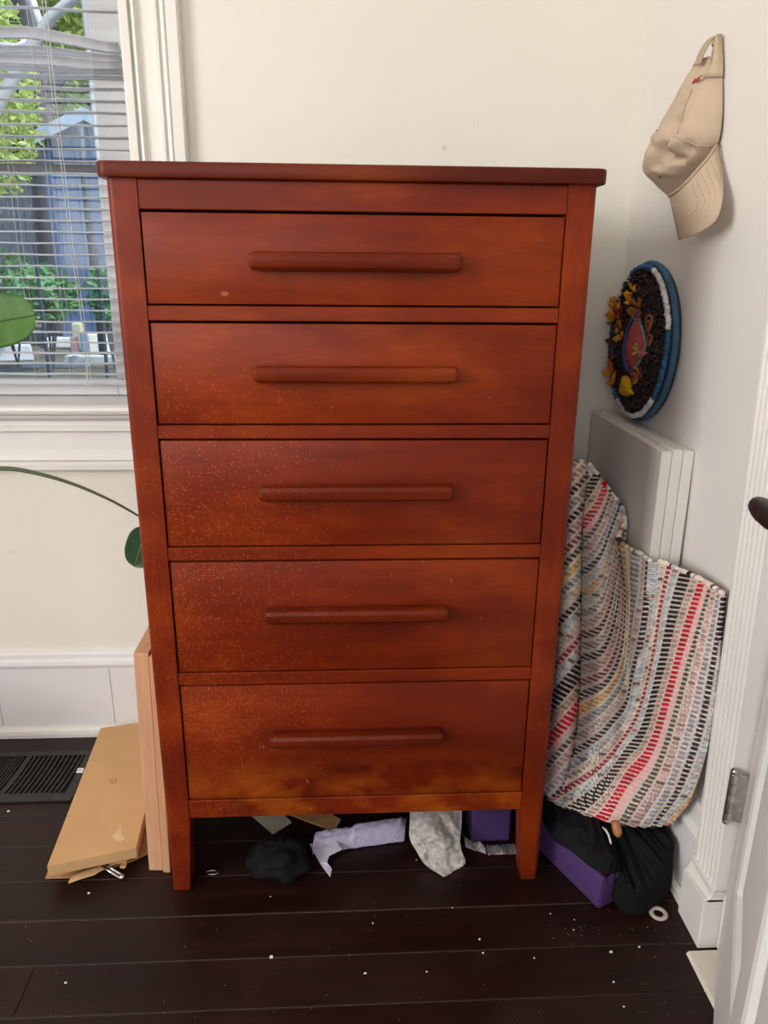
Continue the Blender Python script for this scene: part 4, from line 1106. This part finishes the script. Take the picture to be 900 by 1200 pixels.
# knotted selvedge along the top edge
kn = MB()
for j in range(0, 300, 4):
    p = Vector(pts[0, j]); i_ = int(round(S[0][0]+0)); 
    s = np.interp(j/300*7, range(8), S[0]); c = pal[int(math.floor(s+.5)) % 28]; c = c if hsh(j, 3) < .45 else CREAM
    kn.ball(p-rl+Vector((0,-.001,.0015)), .0055*(.7+.5*hsh(j,1)), 7, 5, lin(c), (1,1,.8))
stuff(obj('knotted_edge', kn, m_rug, rug, smooth=True, colors=True))

# ------------------------------------------------------------------ under the dresser
def lump(name, label, cat, c, r, mat, seed, amp=.25):
    P = []
    for i in range(25):
        t = math.pi*i/24; row = []
        for j in range(40):
            a = 2*math.pi*j/40; d = Vector((math.sin(t)*math.cos(a), math.sin(t)*math.sin(a), math.cos(t)))
            k = 1+amp*noise.noise(d*1.8+Vector((seed,0,0)))+amp*.5*noise.noise(d*5+Vector((0,seed,0)))
            p = Vector((d.x*r[0]*k, d.y*r[1]*k, d.z*r[2]*k)); p.z = max(p.z, -r[2]*.55); row.append(p+Vector((0,0,r[2]*.55)))
        P.append(row)
    o = tag(obj(name, MB().grid(P, None, True), mat, smooth=True), label, cat); o.location = c; return o
c = FL(327, 1022); lump('black_pouch', 'soft black bundle lying on the floor under the dresser', 'bundle', (c.x, c.y+.012, 0), (.058,.048,.036), m_blackc, 2.2)
def card(name, label, cat, px, th, mat):
    P = [FL(u, v, z) for u, v, z in px]; c = sum(P, Vector())/len(P); zmin = min(q.z for q in P)
    n = (P[1]-P[0]).cross(P[2]-P[0]).normalized(); n = n if n.z > 0 else -n
    o = obj(name, MB().prism([q-Vector((c.x,c.y,zmin)) for q in P], n*th), mat); o.location = (c.x, c.y, zmin); return tag(o, label, cat)
card('paper_tag', 'creased off-white paper card lying under the dresser', 'paper', [(290,952,.0),(320,978,.0),(342,964,.0),(322,945,.0)], .0015, simple('tag_paper', (206,194,170), .8, .15, 40))
card('cardboard_piece', 'strip of brown cardboard lying in shade under the dresser', 'cardboard', [(338,955,0),(392,975,0),(400,962,0),(370,945,0)], .004, m_card2)
# lilac wrapped package
t = thing('wrapped_package', 'lilac package in clear plastic wrap under the dresser', 'package', (FL(425,1005).x, FL(425,1005).y, 0)); lc = Vector(t.location)
m_lil = simple('lilac_paper', (186,176,214), .5, .08, 20); m_film = film('clear_wrap', (222,218,232), .42, .12)
pkC = [FL(366,1000,.004), FL(474,985,.004), FL(476,962,.012), FL(372,978,.016)]
P = []
for i in range(41):
    s = i/40; a = pkC[0].lerp(pkC[1], s); b = pkC[3].lerp(pkC[2], s); r = []
    for j in range(17):
        q = j/16; p = a.lerp(b, q)
        hgt = .020*(1-abs(2*q-1)**3)+(.007 if .40 < s < .97 else 0)*(1-abs(2*q-1)**2)
        p = p+Vector((0, 0, hgt+.0022*noise.noise(Vector((s*14,q*6,1)))+.0015*noise.noise(Vector((s*40,q*20,5))))); r.append(p-lc)
    P.append(r)
obj('package', MB().slab(P, lambda i, j: Vector((0,0,-.003))), m_lil, t, smooth=True)
P2 = [[p+Vector((0,-.001,.0018+.0022*noise.noise(p*180)+.0015*noise.noise(p*420))) for p in r] for r in P]
obj('plastic_wrap', MB().grid(P2), m_film, t, smooth=True)
fpx = [(363,990,.012),(375,1012,.004),(387,1028,.001),(389,1020,.003),(383,1012,.008),(386,1003,.012),(400,996,.020),(392,985,.02)]
P = [FL(u,v,z)-lc for u,v,z in fpx]
obj('folded_flap', MB().prism(P, (0,.001,.002)), simple('lilac_grey', (196,190,206), .5), t)
# crumpled translucent mesh bag
t = thing('mesh_bag', 'crumpled translucent white mesh bag under the dresser', 'bag', (FL(512,1015).x, FL(512,1015).y, 0)); lc = Vector(t.location)
bagL = [(480,1000-48),(479,975),(481,987),(490,1000),(500,1017),(519,1026)]
lp_ = [(481,945,.075),(480,965,.060),(480,982,.045),(487,996,.030),(499,1014,.008),(518,1026,.001)]
mp_ = [(508,944,.085),(507,965,.075),(510,984,.060),(512,997,.038),(517,1012,.012),(524,1024,.001)]
rp_ = [(541,945,.075),(541,965,.060),(539,985,.045),(541,998,.028),(545,1012,.006),(530,1022,.001)]
Cg = [[Vector(FL(*q)) for q in L] for L in (lp_, mp_, rp_)]
P = []
for i in range(61):
    f = i/60*5; r = []
    col3 = [crs(L, f) for L in Cg]
    for j in range(41):
        p = crs(col3, j/40*2); k = math.sin(math.pi*j/40)
        p = p+Vector((0,-1,.4))*(.009*noise.noise(p*38)+.0045*noise.noise(p*95)+.002*noise.noise(p*260))*min(1, k*2+.2)
        p.z = max(p.z, .0012); r.append(p-lc)
    P.append(r)
m_bag = film('mesh_film', (214,208,200), .72, .45)
obj('front_sheet', MB().grid(P), m_bag, t, smooth=True)
obj('back_sheet', MB().grid([[p+Vector((0,.012*math.sin(math.pi*j/40)*math.sin(math.pi*min(1,(60-i)/30)/2)+.0005,.001)) for j, p in enumerate(r)] for i, r in enumerate(P)]), m_bag, t, smooth=True)
# clear plastic scraps in front of the standing block
m_clr = film('clear_plastic', (210,206,206), .35, .1)
def scrap(name, label, px, h, seed, mat):
    a, b = FL(*px[0]), FL(*px[1]); c_ = (a+b)/2; P = []
    for i in range(31):
        s = i/30; r = []
        for j in range(11):
            q = j/10; p = a.lerp(b, s)+Vector((0, .028*q, 0))
            p.z = .0015+h*math.sin(math.pi*q)*(.6+.4*math.sin(s*9+seed))+.004*abs(noise.noise(Vector((s*9,q*5,seed))))
            r.append(p-Vector((c_.x,c_.y,0)))
        P.append(r)
    o = tag(obj(name, MB().slab(P, lambda i, j: Vector((0,0,.0005))), mat, smooth=True), label, 'plastic'); o.location = (c_.x, c_.y, 0); return o
scrap('plastic_scrap', 'crumpled clear plastic strip in front of the block beneath the dresser', [(545,994),(570,1002)], .012, 1, m_clr)
scrap('foil_strip', 'flattened shiny foil strip by the right dresser leg', [(572,1003),(606,1002)], .006, 4, simple('foil', (170,164,160), .3, .2, 60, .3, 120, metal=.7))
c = FL(249, 1023); o = tag(obj('wire_loop', MB().tube([(.012*math.cos(a), .005*math.sin(a), .0012) for a in [k*math.pi/12 for k in range(24)]], .0010, 6, closed=True), m_chrome, smooth=True), 'thin wire loop on the floor behind the left dresser leg', 'wire'); o.location = (c.x, c.y, 0)
# small white clip by the register
c = FL(94, 908); t = thing('white_clip', 'small white plastic clip on the black floor vent', 'clip', (c.x, c.y, .0062))
m_wp = simple('clip_white', (230,230,232), .5)
obj('prong', MB().box(-.008,.008,-.0025,.0025,0,.004), m_wp, t, bevel=.001); obj('prong', MB().box(-.009,.006,.0075,.0125,0,.004), m_wp, t, bevel=.001); obj('bridge', MB().box(.004,.008,.0025,.0075,0,.004), m_wp, t)

# ------------------------------------------------------------------ paint chips on the floor
rnd = random.Random(5); ch = MB()
big = [(10,951,.0042),(104,1047,.0034),(77,1152,.0030),(318,1122,.0045),(428,1141,.0034),(716,1116,.004),(749,1110,.0028),(562,1101,.003),(566,1117,.0025),(719,1151,.0025),(731,1180,.0025),(673,1078,.0018),(672,1090,.0020),(626,1123,.002),(645,1071,.0018),(437,1082,.0018),(530,1064,.0018),(488,1008,.002),(317,1051,.002),(500,1139,.002)]
big += [(rnd.uniform(200,790), rnd.uniform(1035,1195), rnd.uniform(.0004,.0009)) for _ in range(46)]+[(rnd.uniform(620,790), rnd.uniform(1045,1110), rnd.uniform(.0004,.0009)) for _ in range(34)]+[(rnd.uniform(10,200), rnd.uniform(945,1195), rnd.uniform(.0004,.0008)) for _ in range(14)]
for u, v, r in big:
    c = FL(u, v); 
    if c.x > .55 or (c.x < -.40 and c.y > .03 and c.x > -.60): continue
    r *= .8; ph = rnd.uniform(0,6); el = rnd.uniform(.5,1)
    P = [(c.x+r*math.cos(a+ph), c.y+r*el*math.sin(a+ph), .0002) for a in [k*math.pi/3 for k in range(6)]]
    ch.add(P+[(x_+.1*(c.x-x_), y_+.1*(c.y-y_), .0002+r*.6) for x_, y_, _ in P], [(5,4,3,2,1,0),(6,7,8,9,10,11)]+[(k,(k+1) % 6,6+(k+1) % 6,6+k) for k in range(6)])
tag(obj('paint_chips', ch, simple('chip_white', (232,226,216), .7)), 'scattered white paint chips and dust on the dark floor', 'debris', kind='stuff')

# ------------------------------------------------------------------ potted plant at the left
m_pl = leafmat('plant_leaf', (86,132,54), .35, .3); m_pl2 = leafmat('plant_leaf_dark', (40,70,44), .35, .12); m_stem = simple('plant_stem', (82,92,62), .6, .2, 20)
plant = thing('potted_plant', 'green houseplant with large leaves arching in front of the window', 'plant', (-1.12, .12, 0)); pc_ = Vector(plant.location)
pot = MB(); P = []
for r, z in ((.001,.0),(.10,0),(.105,.01),(.13,.24),(.138,.24),(.138,.27),(.122,.27),(.118,.23),(.001,.225)):
    P.append([(r*math.cos(2*math.pi*k/32), r*math.sin(2*math.pi*k/32), z) for k in range(32)])
autosmooth(obj('pot', MB().grid(P, None, True), simple('terracotta', (176,104,72), .8)), 50).parent = plant
obj('trunk', MB().tube([(0,0,.22),(.03,.04,.5),(.05,.09,.72),(.04,.10,.95),(.06,.12,1.1)], [.014,.012,.010,.008,.005], 10), m_stem, plant, smooth=True)
def leafmesh(tip, base, width, nrm, cup=.12, droop=.0):
    tip, base = Vector(tip), Vector(base); ax = tip-base; L = ax.length; ax.normalize(); sd = ax.cross(Vector(nrm)).normalized(); nn = sd.cross(ax).normalized(); P = []
    for i in range(25):
        s = i/24; wv = width*math.sin(math.pi*min(1, s**.8*1.0))**.75 if 0 < s < 1 else 0
        wv = width*(max(0, 1-abs(2*s-1)**2.6))**.5
        r = []
        for j in range(13):
            q = j/6-1; r.append(base+ax*L*s+sd*wv*q+nn*(cup*width*abs(q)**1.4-droop*L*s*s+.012*width*math.sin(s*30)*abs(q))-pc_)
        P.append(r)
    mb = MB(); mb.slab(P, lambda i, j: nn*-.0008); return mb, [r[6]+nn*.0014 for r in P]
l0 = BK(42.5, 369, .34); l1 = BK(-48, 385, .32)
mb, rib = leafmesh(l0, l1, .050, (-.1,-1,.25)); lf = obj('leaf', mb, m_pl, plant, smooth=True)
obj('midrib', MB().tube(rib, [.0016*(1-.6*k/24) for k in range(25)], 6), m_stem, lf, smooth=True)
for k in (6, 10, 14, 18):
    pass
obj('petiole', MB().tube([(.045,.10,.93), l1.lerp(Vector((-1.07,.22,.95)), .5)-pc_+Vector((0,0,.04)), l1-pc_], [.005,.004,.003], 8), m_stem, plant, smooth=True)
s_pts = [Vector((-1.07,.20,.70)), BK(-60,556,.34), BK(0,549,.345), BK(40,554,.35), BK(85,567,.36), BK(125,584,.37), BK(158,602,.385), BK(172,612,.39), BK(178,622,.392)]
obj('stem', MB().tube([crs(s_pts, k/6)-pc_ for k in range(49)], [.006-.004*min(1, k/40) for k in range(49)], 8), m_stem, plant, smooth=True)
mb, rib = leafmesh(BK(158,664,.395), BK(172,618,.392), .033, (-.2,-1,.1), .1); lf = obj('leaf', mb, m_pl2, plant, smooth=True)
obj('midrib', MB().tube(rib, [.0013*(1-.6*k/24) for k in range(25)], 6), simple('rib_yellow', (150,150,70), .6), lf, smooth=True)
for tip, base, wd_ in (((-1.25,.02,1.35),(-1.08,.2,1.18),.06), ((-1.02,.30,1.42),(-1.06,.24,1.2),.055), ((-1.3,.25,1.1),(-1.1,.22,1.0),.06)):
    mb, rib = leafmesh(tip, base, wd_, (0,-1,.5)); lf = obj('leaf', mb, m_pl, plant, smooth=True)
    obj('petiole', MB().tube([(.05,.11,1.0), Vector(base)-pc_], [.004,.003], 8), m_stem, plant, smooth=True)
